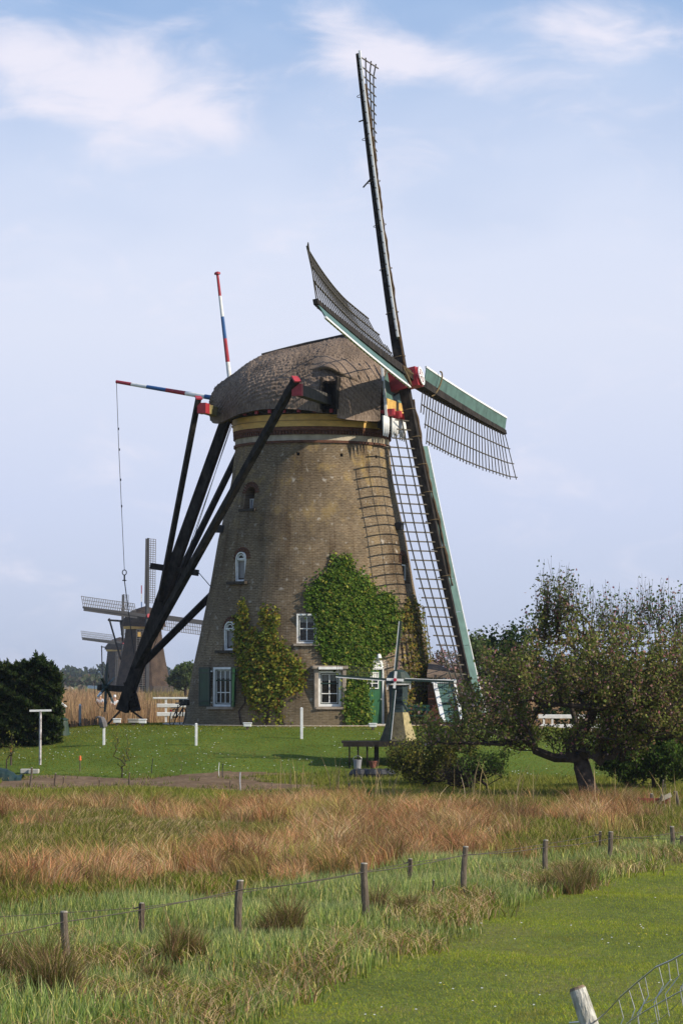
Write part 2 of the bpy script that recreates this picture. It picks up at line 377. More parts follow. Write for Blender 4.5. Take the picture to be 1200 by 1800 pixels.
# ================================================================== GROUND
def geo(a, b, n): return list(np.geomspace(a, b, n))
xs = np.array([-x for x in geo(30, 3000, 26)][::-1] + list(np.arange(-29.5, 30, .5)) + geo(30, 3000, 26))
ys = np.array([-20] + list(np.arange(-8, 150, .5)) + geo(151, 3200, 60))
def sheet(name, xs, ys, m, off=0.0, keep=None, kind='structure'):
    X, Y = np.meshgrid(xs, ys); Z = hz(X, Y) + off
    V = np.stack([X, Y, Z], -1).reshape(-1, 3); nx = len(xs); i = np.arange(len(ys) - 1)[:, None] * nx + np.arange(nx - 1)[None]
    F = np.stack([i, i + 1, i + nx + 1, i + nx], -1).reshape(-1, 4)
    if keep is not None:
        c = V[F].mean(1); F = F[keep(c[:, 0], c[:, 1])]
    o = npmesh(name, V, F, m, smooth=True); tag(o, kind=kind); return o
def groundmat(name, stops, scale, bump=.6, bs=9.):
    m = bpy.data.materials.new(name); m.use_nodes = True; t = m.node_tree; p = t.nodes['Principled BSDF']
    p.inputs['Roughness'].default_value = .95; p.inputs['Specular IOR Level'].default_value = .1
    tc = N(t, 'ShaderNodeTexCoord'); n = N(t, 'ShaderNodeTexNoise'); n.inputs['Scale'].default_value = scale; n.inputs['Detail'].default_value = 8; n.inputs['Roughness'].default_value = .65
    t.links.new(tc.outputs['Object'], n.inputs['Vector']); c = ramp(t, n.outputs[0], stops)
    n2 = N(t, 'ShaderNodeTexNoise'); n2.inputs['Scale'].default_value = bs; n2.inputs['Detail'].default_value = 5; t.links.new(tc.outputs['Object'], n2.inputs['Vector'])
    c = mixc(t, .7, c, ramp(t, n2.outputs[0], [(.3, (.6, .6, .6)), (.7, (1.3, 1.3, 1.3))]), 'MULTIPLY'); t.links.new(c, p.inputs['Base Color'])
    b = N(t, 'ShaderNodeBump'); b.inputs['Strength'].default_value = bump; b.inputs['Distance'].default_value = .06
    t.links.new(n2.outputs[0], b.inputs['Height']); t.links.new(b.outputs[0], p.inputs['Normal']); return m
GM = groundmat('meadow_ground', [(.3, (.07, .085, .02)), (.5, (.11, .135, .028)), (.7, (.15, .13, .05))], .35)
LM = groundmat('lawn_ground', [(.3, (.065, .10, .014)), (.55, (.09, .135, .02)), (.75, (.12, .145, .03))], .5, .4)
SM = groundmat('dug_soil', [(.3, (.11, .070, .040)), (.55, (.17, .115, .070)), (.8, (.25, .18, .115))], 1.2, .9, 5)
sheet('ground', xs, ys, GM)
def bedline(x):    # front edge of the lawn, y as function of x
    return 97.6 + .55 * np.sin(x * .33) + .25 * np.sin(x * 1.1)
fx = np.arange(-26, 24, .4); fy = np.arange(88, 142, .4)
rr = lambda x, y: np.hypot(x - TC[0], y - TC[1])
sheet('lawn', fx, fy, LM, .012, lambda x, y: (rr(x, y) < 20.5) & (y > bedline(x)) & (rr(x, y) > 4.0))
sheet('vegetable_bed', np.arange(-17, 1.5, .3), np.arange(89, 99, .2), SM, .02, lambda x, y: (y < bedline(x)) & (y > 91.2 + .4 * np.sin(x * .4)) & (x > -11.5) & (x < -1.6 + 1.3 * np.sin(y * 1.1) + .5 * np.sin(y * 3.7)))
mb = MB(); n = 96
for q in range(n):
    a, b = 2 * math.pi * q / n, 2 * math.pi * (q + 1) / n
    mb.quad([(TC[0] + r * math.cos(t), TC[1] + r * math.sin(t), GZ + .05) for r, t in ((4.8, a), (6.15, a), (6.15, b), (4.8, b))])
    mb.quad([(TC[0] + 6.15 * math.cos(t), TC[1] + 6.15 * math.sin(t), z) for t, z in ((a, GZ - .1), (b, GZ - .1), (b, GZ + .05), (a, GZ + .05))])
tag(mb.build('path', PATHM), kind='structure')

# ================================================================== MAIN WINDMILL
PZ = [-2.3, -1.84, 0.59, 1.76, 3.93, 5.81, 7.01, 8.24, 9.55, 9.91]
PR = [5.42, 5.32, 4.89, 4.64, 4.20, 3.88, 3.60, 3.34, 3.19, 3.16]
def trad(z): return float(np.interp(z - EYE, PZ, PR))
def surf(px, py, off=0.0):
    d = ray(px, py); lo = 104.0
    for t in np.arange(lo, 118, .02):
        x, y, z = d[0] * t, t, d[2] * t + EYE
        if math.hypot(x - TC[0], y - TC[1]) < trad(z) + off: return Vector((x, y, z))
    return None
MILL = thing('brick_windmill', 'large old brick tower windmill with thatched cap and green-edged lattice sails on the lawn mound', 'windmill', (TC[0], TC[1], GZ))

# tower wall: closed thick shell with openings cut by boolean
prof_o = [(trad(EYE + z), z + EYE) for z in np.arange(-2.2, 9.56, .25)] + [(3.16, EYE + 9.91)]
prof = prof_o + [(r - .9, z) for r, z in reversed(prof_o)] ; prof.append(prof[0])
mb = MB(); mb.lathe([(r, z) for r, z in prof], (TC[0], TC[1], 0), 120)
TW = mb.build('tower_wall', [BRICK], MILL)
cut = MB(); WINS = []
def winframe(pxc, pyc):
    P = surf(pxc, pyc); th = math.atan2(P.y - TC[1], P.x - TC[0])
    Nn = Vector((math.cos(th), math.sin(th), 0)); X = Vector((-math.sin(th), math.cos(th), 0))
    if X.x < 0: X = -X
    return P, Nn, X
def opening(x0, x1, y0, y1, arch=False, depth=.35, inset=.12, extra=0):
    pxc, pyc = (x0 + x1) / 2, (y0 + y1) / 2
    P, Nn, X = winframe(pxc, pyc); s = FPX / P.y
    fore = abs(X.x); fore = max(fore, .35)
    wd = (x1 - x0) / s / fore; hgt = (y1 - y0) / s
    C = Vector((P.x, P.y, P.z)) - Nn * inset
    hw = wd / 2 + extra; zb, zt = C.z - hgt / 2, C.z + hgt / 2
    pts = [(-hw, zb), (hw, zb)]
    if arch:
        zs_ = zt - hw
        for k in range(9):
            a = math.pi * k / 8; pts.append((hw * math.cos(a), zs_ + hw * math.sin(a)))
    else: pts += [(hw, zt), (-hw, zt)]
    base = [C - Nn * depth + X * a + Vector((0, 0, z - C.z)) for a, z in pts]
    cut.prism(base, Nn * (depth + 1.4))
    return dict(C=C, N=Nn, X=X, w=wd, h=hgt, depth=depth)
Wa = opening(430, 447, 855, 894, True, .3, .30)
Wb = opening(414, 432, 970, 1022, True, .3, -.01)
Wc = opening(394, 413, 1092, 1143, True, .3, -.01)
Wd = opening(373, 413, 1173, 1242, False, .3, .06)
We = opening(521, 557, 1079, 1131, False, .3, .06)
Wf = opening(559, 600, 1179, 1242, False, .3, .08)
Wg = opening(707, 717, 976, 1026, True, .3, .22)
DO = opening(643, 678, 1155, 1272, True, .45, .12)
for (hx, hy) in ((524, 798), (600, 800), (661, 803), (447, 797)):
    P, Nn, X = winframe(hx, hy); Z = Vector((0, 0, 1))
    c = P; base = [c - Nn * .4 + X * a + Z * b for a, b in ((-.065, -.065), (.065, -.065), (.065, .065), (-.065, .065))]
    cut.prism(base, Nn * .8)
cuto = cut.build('cutter', [PLAST])
md = TW.modifiers.new('b', 'BOOLEAN'); md.operation = 'DIFFERENCE'; md.object = cuto; md.solver = 'EXACT'; md.use_self = True
dg = bpy.context.evaluated_depsgraph_get(); nm = bpy.data.meshes.new_from_object(TW.evaluated_get(dg))
TW.modifiers.clear(); TW.data = nm
bpy.data.objects.remove(cuto)

Z = Vector((0, 0, 1))
def rect_frame(mb, C, X, Nn, w, h, bw, dp, off=0.0):
    ax = (X, Nn, Z); c = C + Nn * off
    mb.box(c + Z * (h / 2 - bw / 2), (w, dp, bw), ax); mb.box(c - Z * (h / 2 - bw / 2), (w, dp, bw), ax)
    mb.box(c + X * (w / 2 - bw / 2), (bw, dp, h - 2 * bw), ax); mb.box(c - X * (w / 2 - bw / 2), (bw, dp, h - 2 * bw), ax)
def window(W, nv, nh, bw=.1, label=None, transom=None, sashcol=SHADEG, curtain=True, sill=True):
    C, X, Nn, w, h = W['C'], W['X'], W['N'], W['w'], W['h']
    f = MB(); rect_frame(f, C, X, Nn, w, h, bw, .12, -.02); fo = f.build('window', WHITE, MILL, bev=.006)
    if label: fo['label'] = label
    iw, ih = w - 2 * bw, h - 2 * bw
    s = MB(); rect_frame(s, C, X, Nn, iw - .004, ih - .004, .035, .05, -.06)
    if transom: s.box(C + Z * (ih / 2 - ih * transom) - Nn * .06, (iw - .07, .06, .055), (X, Nn, Z))
    s.build('sash', sashcol, fo)
    zs_ = [ih / 2 - ih * transom, -ih / 2 + .035] if transom else None
    g = MB()
    for k in range(1, nv): g.box(C + X * (-iw / 2 + iw * k / nv) - Nn * .05, (.034, .03, ih - .08), (X, Nn, Z))
    for q in nh: g.box(C + Z * (ih / 2 - ih * q) - Nn * .052, (iw - .08, .026, .034), (X, Nn, Z))
    rect_frame(g, C, X, Nn, iw - .074, ih - .074, .022, .02, -.05)
    g.build('glazing_bars', WHITE, fo)
    g = MB(); g.quad([C + X * a * iw / 2 + Z * b * ih / 2 - Nn * .075 for a, b in ((-1, -1), (1, -1), (1, 1), (-1, 1))]); g.build('pane', GLASS, fo, fix=False)
    if curtain:
        cu = MB(); n = 24; top = ih / 2; low = ih / 2 - ih * .24
        for k in range(n):
            a, b = -iw / 2 + iw * k / n, -iw / 2 + iw * (k + 1) / n
            da, db = .012 * math.sin(k * 1.9), .012 * math.sin((k + 1) * 1.9)
            sa = .03 * abs(math.sin(k * .8)); sb = .03 * abs(math.sin((k + 1) * .8))
            cu.quad([C + X * a + Z * (low - sa) - Nn * (.12 + da), C + X * b + Z * (low - sb) - Nn * (.12 + db), C + X * b + Z * top - Nn * (.12 + db), C + X * a + Z * top - Nn * (.12 + da)])
        cu.build('curtain', CURT, fo, fix=False)
    if sill:
        sm = MB(); sm.box(C - Z * (h / 2 + .055) + Nn * .09, (w + .22, .42, .09), (X, Nn, Z)); sm.build('sill', PLAST, fo)
    return fo
def arched(W, bars=True, label=None):
    C, X, Nn, w, h = W['C'], W['X'], W['N'], W['w'], W['h']; hw = w / 2; zsp = h / 2 - hw
    f = MB()
    def strip(r0, r1, d0, d1, zsp=zsp, n=10, lo=None):
        pts = [(r0, r1, None)]
        for k in range(n):
            a, b = math.pi * k / n, math.pi * (k + 1) / n
            q = [C + X * r * math.cos(t) + Z * (zsp + r * math.sin(t)) + Nn * d for d in (d0, d1) for r, t in ((r0, a), (r1, a), (r1, b), (r0, b))]
            f.hexa(q)
        for sg in (-1, 1):
            hh = zsp + h / 2 if lo is None else lo
            f.box(C + X * sg * (r0 + r1) / 2 + Z * (zsp - hh / 2) + Nn * (d0 + d1) / 2, (r1 - r0, d1 - d0, hh), (X, Nn, Z))
    strip(hw - .05, hw - .002, -.10, .0); strip(hw * .55, hw * .55 + .03, -.09, -.02, lo=.001)
    f.box(C + Z * zsp - Nn * .05, (w - .14, .07, .06), (X, Nn, Z)); f.box(C - Z * (h / 2 - .035) - Nn * .05, (w - .14, .08, .07), (X, Nn, Z))
    fo = f.build('window', WHITE, MILL)
    if label: fo['label'] = label
    s = MB(); rect_frame(s, C - Z * (h / 2 - (h - hw) / 2 - .0) , X, Nn, w - .14, h - hw - .10, .022, .03, -.075); s.build('sash', WHITE, fo)
    g = MB(); pts = [(-hw, -h / 2), (hw, -h / 2)] + [(hw * math.cos(math.pi * k / 8), zsp + hw * math.sin(math.pi * k / 8)) for k in range(9)]
    g.quad([C + X * a + Z * b - Nn * .09 for a, b in pts]); g.build('pane', GLASS, fo, fix=False)
    cu = MB(); cu.box(C - Nn * .17 - Z * .05, (w - .1, .01, h - hw - .1), (X, Nn, Z)); cu.build('curtain', CURT, fo)
    # projecting brick sill and brick arch ring
    sm = MB(); sm.box(C - Z * (h / 2 + .06) + Nn * .12, (w + .5, .34, .11), (X, Nn, Z)); sm.build('sill', DARKW, fo)
    return fo
arched(Wb); arched(Wc)
window(Wd, 4, [.31, .66], .09, 'white framed window with many narrow panes beside the dark green shutter', transom=.31)
window(We, 2, [.5], .07)
window(Wf, 2, [.33, .66], .1, 'white framed window with half curtain between the ivy and the creeper', transom=.33)
# top left small arched hole with low white grid
W = Wa; f = MB(); C = W['C'] - Z * W['h'] * .27; rect_frame(f, C, W['X'], W['N'], W['w'] - .01, W['h'] * .46, .03, .05)
for k in (1, 2): f.box(C + W['X'] * (-W['w'] / 2 + W['w'] * k / 3), (.025, .04, W['h'] * .44), (W['X'], W['N'], Z))
fo = f.build('window', WHITE, MILL)
f = MB(); f.box(C - W['N'] * .06, (W['w'] - .02, .02, W['h'] * .44), (W['X'], W['N'], Z)); f.build('pane', mat('pale_blind', (.25, .27, .30), .5), fo)
f = MB(); f.box(W['C'] - Z * (W['h'] / 2 + .06) + W['N'] * .30, (W['w'] + .4, .34, .11), (W['X'], W['N'], Z)); f.build('sill', DARKW, fo)
W = Wg; f = MB(); C = W['C'] - Z * W['h'] * .1; rect_frame(f, C + W['N'] * .1, W['X'], W['N'], W['w'] - .01, W['h'] * .55, .05, .05); fo = f.build('window', WHITE, MILL)
f = MB(); f.box(C - W['N'] * .0, (W['w'] - .05, .02, W['h'] * .5), (W['X'], W['N'], Z)); f.build('pane', BLACKM, fo)
# brick arch rings (soldier courses) over arched openings
for W in (Wa, Wb, Wc, Wg, DO):
    hw = W['w'] / 2 + .0; zsp = W['h'] / 2 - W['w'] / 2; f = MB(); n = 13 if W is not DO else 21; rw = .2 if W is not DO else .26
    for k in range(n):
        t = math.pi * (k + .5) / n; rx = W['X'] * math.cos(t) + Z * math.sin(t); tx = -W['X'] * math.sin(t) + Z * math.cos(t)
        c0 = W['C'] + W['X'] * (hw + rw / 2) * math.cos(t) + Z * (zsp + (hw + rw / 2) * math.sin(t))
        rs = trad(c0.z); hr = math.hypot(c0.x - TC[0], c0.y - TC[1]); c0 = c0 + W['N'] * (rs - hr - .02)
        f.box(c0, (rw, .09, math.pi * (hw + .05) / n * .86), (rx, W['N'], tx))
    f.build('arch', BRICK2 if W is not DO else PLAST, MILL)
# shutters of the left window
W = Wd
def shutter(c, X, w, h, Nn):
    f = MB(); ax = (X, Nn, Z); rect_frame(f, c, X, Nn, w, h, .07, .05); so_ = f.build('shutter', SHADEG, MILL)
    nb = 5
    for k in range(nb):
        g = MB(); bw_ = (w - .14) / nb; g.box(c + X * (-w / 2 + .07 + bw_ * (k + .5)), (bw_ - .008, .03, h - .14), ax); g.build('plank', mat('shutter_green', (.012, .05, .024), .5, .25, 4), so_)
    for q in (-.36, .36): g = MB(); g.box(c + Z * h * q + Nn * .03, (w, .02, .05), ax); g.box(c + Z * h * q + X * (w / 2 - .02) + Nn * .045, (.13, .03, .045), ax); g.build('hinge', SHADEG, so_)
    return so_
C, X, Nn = W['C'], W['X'], W['N']; th2 = math.atan2(Nn.y, Nn.x)
shw = W['w'] / 2
a = -.18; Xs = (X * math.cos(a) + Nn * math.sin(a)).normalized()
Xl = (X * math.cos(.18) + Nn * math.sin(.18)).normalized(); Nl = (Nn * math.cos(.18) - X * math.sin(.18)).normalized()
cl_ = C - X * (shw + .03) - Xl * .42 + Nn * .16
shutter(cl_, Xl, .80, W['h'], Nl).__setitem__('label', 'dark green plank shutter opened to the left of the window')
for q in (-.40, .40): g = MB(); g.box(C + Z * W['h'] * q - X * (shw + .04) + Nn * .12, (.15, .03, .05), (X, Nn, Z)); g.build('hinge', WHITE, MILL)
Xr = (X * math.cos(1.0) + Nn * math.sin(1.0)).normalized(); Nr = (-Nn * math.cos(1.0) + X * math.sin(1.0)).normalized()
shutter(C + X * (shw + .05) + Xr * .36 + Nn * .05, Xr, .70, W['h'], Nr)
# plaster surround of lower right window
W = Wf; C, X, Nn = W['C'], W['X'], W['N']; f = MB()
for sg in (-1, 1): f.box(C + X * sg * (W['w'] / 2 + .09) - Nn * .03 + Z * 0, (.16, .5, W['h'] + .2), (X, Nn, Z))
f.box(C + Z * (W['h'] / 2 + .13) - Nn * .0, (W['w'] + .5, .55, .13), (X, Nn, Z)); f.build('window_surround', PLAST, MILL, bev=.02)
f = MB(); f.box(C + Z * (W['h'] / 2 + .10) + Nn * .30, (W['w'] + .02, .05, .10), (X, Nn, Z)); f.build('window_lamp', WHITE, MILL)
# door
W = DO; C, X, Nn = W['C'], W['X'], W['N']; w, h = W['w'] * .98, W['h']; dz = C.z - h / 2; zt = h / 2 - w / 2
f = MB()
for sg in (-1, 1): f.box(C + X * sg * (w / 2 - .04) + Z * (-h / 2 + (h - w / 2) / 2) - Nn * .04, (.07, .1, h - w / 2), (X, Nn, Z))
f.box(C + Z * zt - Nn * .04, (w - .15, .12, .09), (X, Nn, Z))
DRO = f.build('door', WHITE, MILL, bev=.005); DRO['label'] = 'green plank door with white arched fanlight, half hidden by ivy'
nb = 7; dh = h - w / 2 - .05
for k in range(nb):
    g = MB(); bw_ = (w - .16) / nb; g.box(C + X * (-w / 2 + .08 + bw_ * (k + .5)) + Z * (-h / 2 + dh / 2) - Nn * .09, (bw_ - .010, .04, dh), (X, Nn, Z)); g.build('plank', GREEN, DRO)
g = MB(); cc = C + Z * (zt - .48) - X * .08
rect_frame(g, cc, X, Nn, w * .66, .66, .035, .04, -.05)
g.box(cc - Nn * .05, (.03, .03, .62), (X, Nn, Z))
for q in (-.11, .11): g.box(cc - Nn * .05 + Z * q, (w * .62, .03, .03), (X, Nn, Z))
g.build('door_window', WHITE, DRO)
g = MB(); g.box(cc - Nn * .062, (w * .62, .01, .62), (X, Nn, Z)); g.build('pane', GLASS, DRO)
g = MB(); g.box(cc + Z * .14 - Nn * .058, (w * .6, .006, .28), (X, Nn, Z)); g.build('curtain', CURT, DRO)
g = MB(); hw = w / 2 - .01
for k in range(12):
    a, b = math.pi * k / 12, math.pi * (k + 1) / 12
    g.hexa([C + X * r * math.cos(t) + Z * (zt + .045 + r * math.sin(t)) + Nn * d for d in (-.1, -.02) for r, t in ((hw - .09, a), (hw, a), (hw, b), (hw - .09, b))])
g.box(C + Z * (zt + hw * .45) - Nn * .06, (.035, .04, hw * .9), (X, Nn, Z)); g.box(C + Z * (zt + hw * .42) - Nn * .06, (w * .8, .038, .035), (X, Nn, Z))
for sg in (-1, 1): g.box(C + Z * (zt + hw * .33) - Nn * .06 + X * sg * hw * .48, (.03, .036, hw * .6), (X, Nn, Z))
g.build('fanlight', WHITE, DRO)
g = MB(); g.quad([C + X * (hw - .02) * math.cos(math.pi * k / 12) + Z * (zt + .04 + (hw - .02) * math.sin(math.pi * k / 12)) - Nn * .075 for k in range(13)]); g.build('pane', CURT, DRO, fix=False)
g = MB(); g.tube([C + X * (w * .33) - Z * .35 - Nn * .02, C + X * (w * .33) - Z * .35 + Nn * .05], .025); g.build('handle', METAL, DRO)
g = MB(); g.box(C - Z * (h / 2 + .06) + Nn * .35, (w + .4, .9, .12), (X, Nn, Z)); g.build('doorstep', STONE, MILL, bev=.02)
lp = surf(663, 1152, .05); g = MB(); g.tube([lp, lp + Nn * .12, lp + Nn * .14 - Z * .12], [.05, .09, .10]); g.build('lamp', WHITE, MILL)
# black lamp / vent boxes on the wall
for (px, py, dx) in ((699, 925, 1), (389, 930, -1)):
    P = surf(px - dx * 3, py); th = math.atan2(P.y - TC[1], P.x - TC[0]); Nn = Vector((math.cos(th), math.sin(th), 0)); X = Vector((-math.sin(th), math.cos(th), 0))
    g = MB(); g.box(P + Nn * .14, (.26, .30, .30), (X, Nn, Z)); g.beam(P + Nn * .1 + Z * .16, P + Nn * .35 + Z * .08, .3, .03); g.build('floodlight', BLACKM, MILL, bev=.02)

# cornice rings: lower red course, pale band, dentils, upper red course, ochre curb ring
def ring(name, r0, r1, z0, z1, m, n=96):
    f = MB(); f.lathe([(r0, z0), (r1, z0), (r1, z1), (r0, z1), (r0, z0)], (TC[0], TC[1], 0), n); return f.build(name, m, MILL)
ring('lower_moulding', 3.0, 3.26, EYE + 9.56, EYE + 9.66, BRICK2)
ring('pale_band', 3.0, 3.20, EYE + 9.663, EYE + 9.90, mat('lime_plaster', (.36, .31, .23), .9, .35, 2.5, .5, 12))
ring('upper_moulding', 3.0, 3.28, EYE + 10.07, EYE + 10.22, BRICK2)
ring('dentil_backing', 3.0, 3.205, EYE + 9.903, EYE + 10.067, BRICK2)
f = MB(); nd = 150
for k in range(nd):
    a = 2 * math.pi * k / nd; c = (TC[0] + 3.22 * math.cos(a), TC[1] + 3.22 * math.sin(a), EYE + 9.98)
    f.box(c, (.10, .075, .165), (Vector((math.cos(a), math.sin(a), 0)), Vector((-math.sin(a), math.cos(a), 0)), Z))
tag(f.build('dentil', BRICK2, MILL), kind='stuff')
for k in range(12):      # ochre fascia built of curved boards
    f = MB(); a0, a1 = 2 * math.pi * k / 12 + .1, 2 * math.pi * (k + 1) / 12 + .096
    P_ = [(2.95, EYE + 10.223), (3.29, EYE + 10.223), (3.31, EYE + 10.72), (2.95, EYE + 10.72), (2.95, EYE + 10.223)]
    f.lathe(P_, (TC[0], TC[1], 0), 10, a0, a1); o = f.build('curb_board', YEL, MILL)
ring('curb_shadow_line', 3.0, 3.335, EYE + 10.45, EYE + 10.475, mat('ochre_shadow_line', (.30, .18, .06), .7))  # thin darker ochre ring, a shadow line painted onto the curb

# ------------------------------------------------------------------ cap frame of reference
AL, BE, TH = R(16.52), R(11.71), R(5.07)
DH = Vector((math.cos(AL), -math.sin(AL), 0))            # horizontal forward direction of the cap
UL = Vector((-math.sin(AL), -math.cos(AL), 0))           # lateral, towards the camera
NN = Vector((math.cos(AL) * math.cos(BE), -math.sin(AL) * math.cos(BE), math.sin(BE)))
VV = NN.cross(UL); VV = VV if VV.z > 0 else -VV
HUB = Vector((2.774, 114.52, EYE + 12.36))
def cap(s, k, z): return Vector((TC[0], TC[1], EYE + z)) + DH * s + UL * k     # z above the eye

DS_ = 1.78
ST = [(-4.22, .60, 12.18, 11.50), (-4.14, 1.0, 12.26, 11.05), (-3.95, 1.5, 12.38, 10.72), (-3.6, 2.0, 12.60, 10.50), (-3.05, 2.55, 12.94, 10.54), (-2.2, 3.2, 13.50, 10.78), (-1.2, 3.52, 13.72, 10.92),
      (-.3, 3.65, 13.90, 10.92), (.6, 3.68, 14.05, 10.86), (1.4, 3.62, 14.20, 10.74), (2.0, 3.45, 14.02, 10.50), (2.6, 3.05, 13.75, 10.42), (3.1, 2.45, 13.35, 10.42), (3.5, 1.85, 12.95, 10.45)]
SA = np.array(ST)
def capsurf(s, t):   # t in -1..1 (0 ridge, +-1 eave)
    w, zr, ze = (np.interp(s, SA[:, 0], SA[:, i]) for i in (1, 2, 3))
    a = abs(t)
    y = w * (np.sin(a * math.pi / 2) ** 1.02) * np.sign(t)
    z = ze + (zr - ze) * (np.cos(a * math.pi / 2) ** .82 * .75 + (1 - a) * .25)
    return y, z
ns, nt_ = 260, 220
S_ = np.interp(np.linspace(0, 1, ns), [0, .15, 1], [-4.22, -3.6, 3.5])
T_ = np.linspace(-1, 1, nt_)
SS, TT = np.meshgrid(S_, T_, indexing='ij')
W_ = np.interp(SS, SA[:, 0], SA[:, 1]); ZR = np.interp(SS, SA[:, 0], SA[:, 2]); ZE = np.interp(SS, SA[:, 0], SA[:, 3])
from numpy.fft import fft2, ifft2, fftfreq
def vnoise(shape, cut_u, cut_v, seed):
    r = np.random.default_rng(seed).normal(size=shape); f = fft2(r)
    fu = fftfreq(shape[0])[:, None] * shape[0]; fv = fftfreq(shape[1])[None] * shape[1]
    g = np.real(ifft2(f * np.exp(-((fu / cut_u) ** 2 + (fv / cut_v) ** 2)))); return g / g.std()
A_ = np.abs(TT)
# smooth the station interpolation
def sm(a, k=9):
    for _ in range(2):
        a = np.apply_along_axis(lambda q: np.convolve(np.pad(q, k, mode='edge'), np.ones(2 * k + 1) / (2 * k + 1), 'valid'), 0, a)
    return a
W_[20:] = sm(W_)[20:]; ZR[20:] = sm(ZR)[20:]; ZE[20:] = sm(ZE)[20:]
Yc = W_ * np.sin(A_ * np.pi / 2) ** 1.02 * np.sign(TT)
Zc = ZE + (ZR - ZE) * (np.cos(A_ * np.pi / 2) ** .82 * .75 + (1 - A_) * .25)
arc = A_ * (ZR - ZE + W_) * .9
# horizontal thatch courses: sawtooth down the slope, wavering
ph = arc / .24 + .30 * vnoise((ns, nt_), 5, 4, 1) + .10 * vnoise((ns, nt_), 30, 9, 5)
saw = ph - np.floor(ph)
disp = .050 * saw ** 1.3 * (1 + .15 * vnoise((ns, nt_), 12, 12, 2)) + .010 * vnoise((ns, nt_), 90, 60, 3) + .022 * vnoise((ns, nt_), 4, 4, 4)
disp *= np.clip((1 - A_) * 12, .25, 1)
gu = np.gradient(Yc, axis=1); gz = np.gradient(Zc, axis=1); L_ = np.hypot(gu, gz) + 1e-9
ny, nz_ = -gz / L_ * -1, gu / L_
ny, nz_ = -gz / L_, gu / L_
Yd = Yc + ny * disp; Zd = Zc + nz_ * disp
Xd = SS - np.where(SS < -3.7, disp * .6, 0)
base3 = np.array([TC[0], TC[1], EYE]); dh, ul = np.array(DH), np.array(UL)
V = base3 + Xd[..., None] * dh + Yd[..., None] * ul + Zd[..., None] * np.array([0, 0, 1])
Vi = base3 + SS[..., None] * dh * .985 + (Yc * .93)[..., None] * ul + (Zc - .22 * (1 - A_) - .0)[..., None] * np.array([0, 0, 1.])
i = np.arange(ns - 1)[:, None] * nt_ + np.arange(nt_ - 1)[None]
F = np.stack([i, i + 1, i + nt_ + 1, i + nt_], -1).reshape(-1, 4)
hole_ = (np.abs(SS - DS_) < .33) & (TT > 0) & (Zc < 12.02); hf = hole_.reshape(-1)[F].all(1)
F = F[~hf]
Fi = F[:, ::-1] + ns * nt_
rim = []
def strip(a):
    a = np.array(a); return np.stack([a[:-1], a[1:], a[1:] + ns * nt_, a[:-1] + ns * nt_], -1)
idx = np.arange(ns * nt_).reshape(ns, nt_)
rim = np.concatenate([strip(idx[:, 0]), strip(idx[:, -1]), strip(idx[0, :]), strip(idx[-1, :])])
capo = npmesh('thatched_cap', np.concatenate([V.reshape(-1, 3), Vi.reshape(-1, 3)]), np.concatenate([F, Fi, rim]), THATCH, parent=MILL, smooth=True)
# rear closure under the tail of the cap
mb = MB(); ring_ = [base3 + (S_[0] + .02) * dh + Yc[0, j] * ul + Zc[0, j] * np.array([0, 0, 1]) for j in range(0, nt_, 4)]
mb.quad(ring_); mb.build('rear_thatch', THATCH, MILL, fix=False)
# dark inside under the cap: framing ring and floor
f = MB(); f.lathe([(3.1, EYE + 10.73), (3.42, EYE + 10.73), (3.42, EYE + 10.9), (3.1, EYE + 10.9), (3.1, EYE + 10.73)], (TC[0], TC[1], 0), 60); f.build('cap_ring', TAR, MILL)
f = MB(); f.lathe([(.01, EYE + 10.92), (3.1, EYE + 10.92)], (TC[0], TC[1], 0), 40); f.build('cap_floor', TAR, MILL, fix=False)
for k in range(9):       # red wooden blocks under the eave
    s = -2.6 + k * .62; kk = math.sqrt(max(0, 3.5 ** 2 - s * s))
    f = MB(); f.box(cap(s, kk, 10.83), (.12, .18, .14), (DH, UL, Z)); f.build('eave_block', RED, MILL)
f = MB(); f.tube([cap(s, 0, float(np.interp(s, SA[:, 0], SA[:, 2])) + .06) for s in np.linspace(-2.2, 2.9, 14)], .07, 6); f.build('ridge_cap', DARKW, MILL)
# dormer opening round the long cross beam
f = MB(); dpts = []
y0, z0 = capsurf(DS_, .72)
dk = 3.40
f = MB()
for sg in (-1, 1):
    f.box(cap(DS_ + sg * .33, dk - .25, 11.5), (.05, .9, 1.3), (DH, UL, Z))
f.box(cap(DS_, dk - .55, 11.5), (.64, .04, 1.6), (DH, UL, Z)); f.build('dormer_cheeks_dark_back', TAR, MILL)  # cheeks, plus a dark back panel standing in for shade in the opening
n = 26; vv = []; ff = []
for q in range(n + 1):
    s = DS_ - .9 + 1.8 * q / n; b = math.exp(-((s - DS_) / .46) ** 2)
    for r_ in range(9):
        t = .50 + .17 * r_ / 8; yy, zz = capsurf(s, t); lift = b * (r_ / 8) ** 1.1
        vv.append(cap(s, yy + .04 + lift * .30, zz + .03 + lift * .16))
    yy, zz = capsurf(s, .67); vv.append(cap(s, yy - .05 + b * .24, zz - .06 + b * .16))
for q in range(n):
    for r_ in range(9): a = q * 10 + r_; ff.append((a, a + 1, a + 11, a + 10))
mb = MB(); mb.v = [V3(p) for p in vv]; mb.f = ff; mb.m = [0] * len(ff); mb.build('dormer_hood', THATCH, MILL, smooth=True, fix=False)

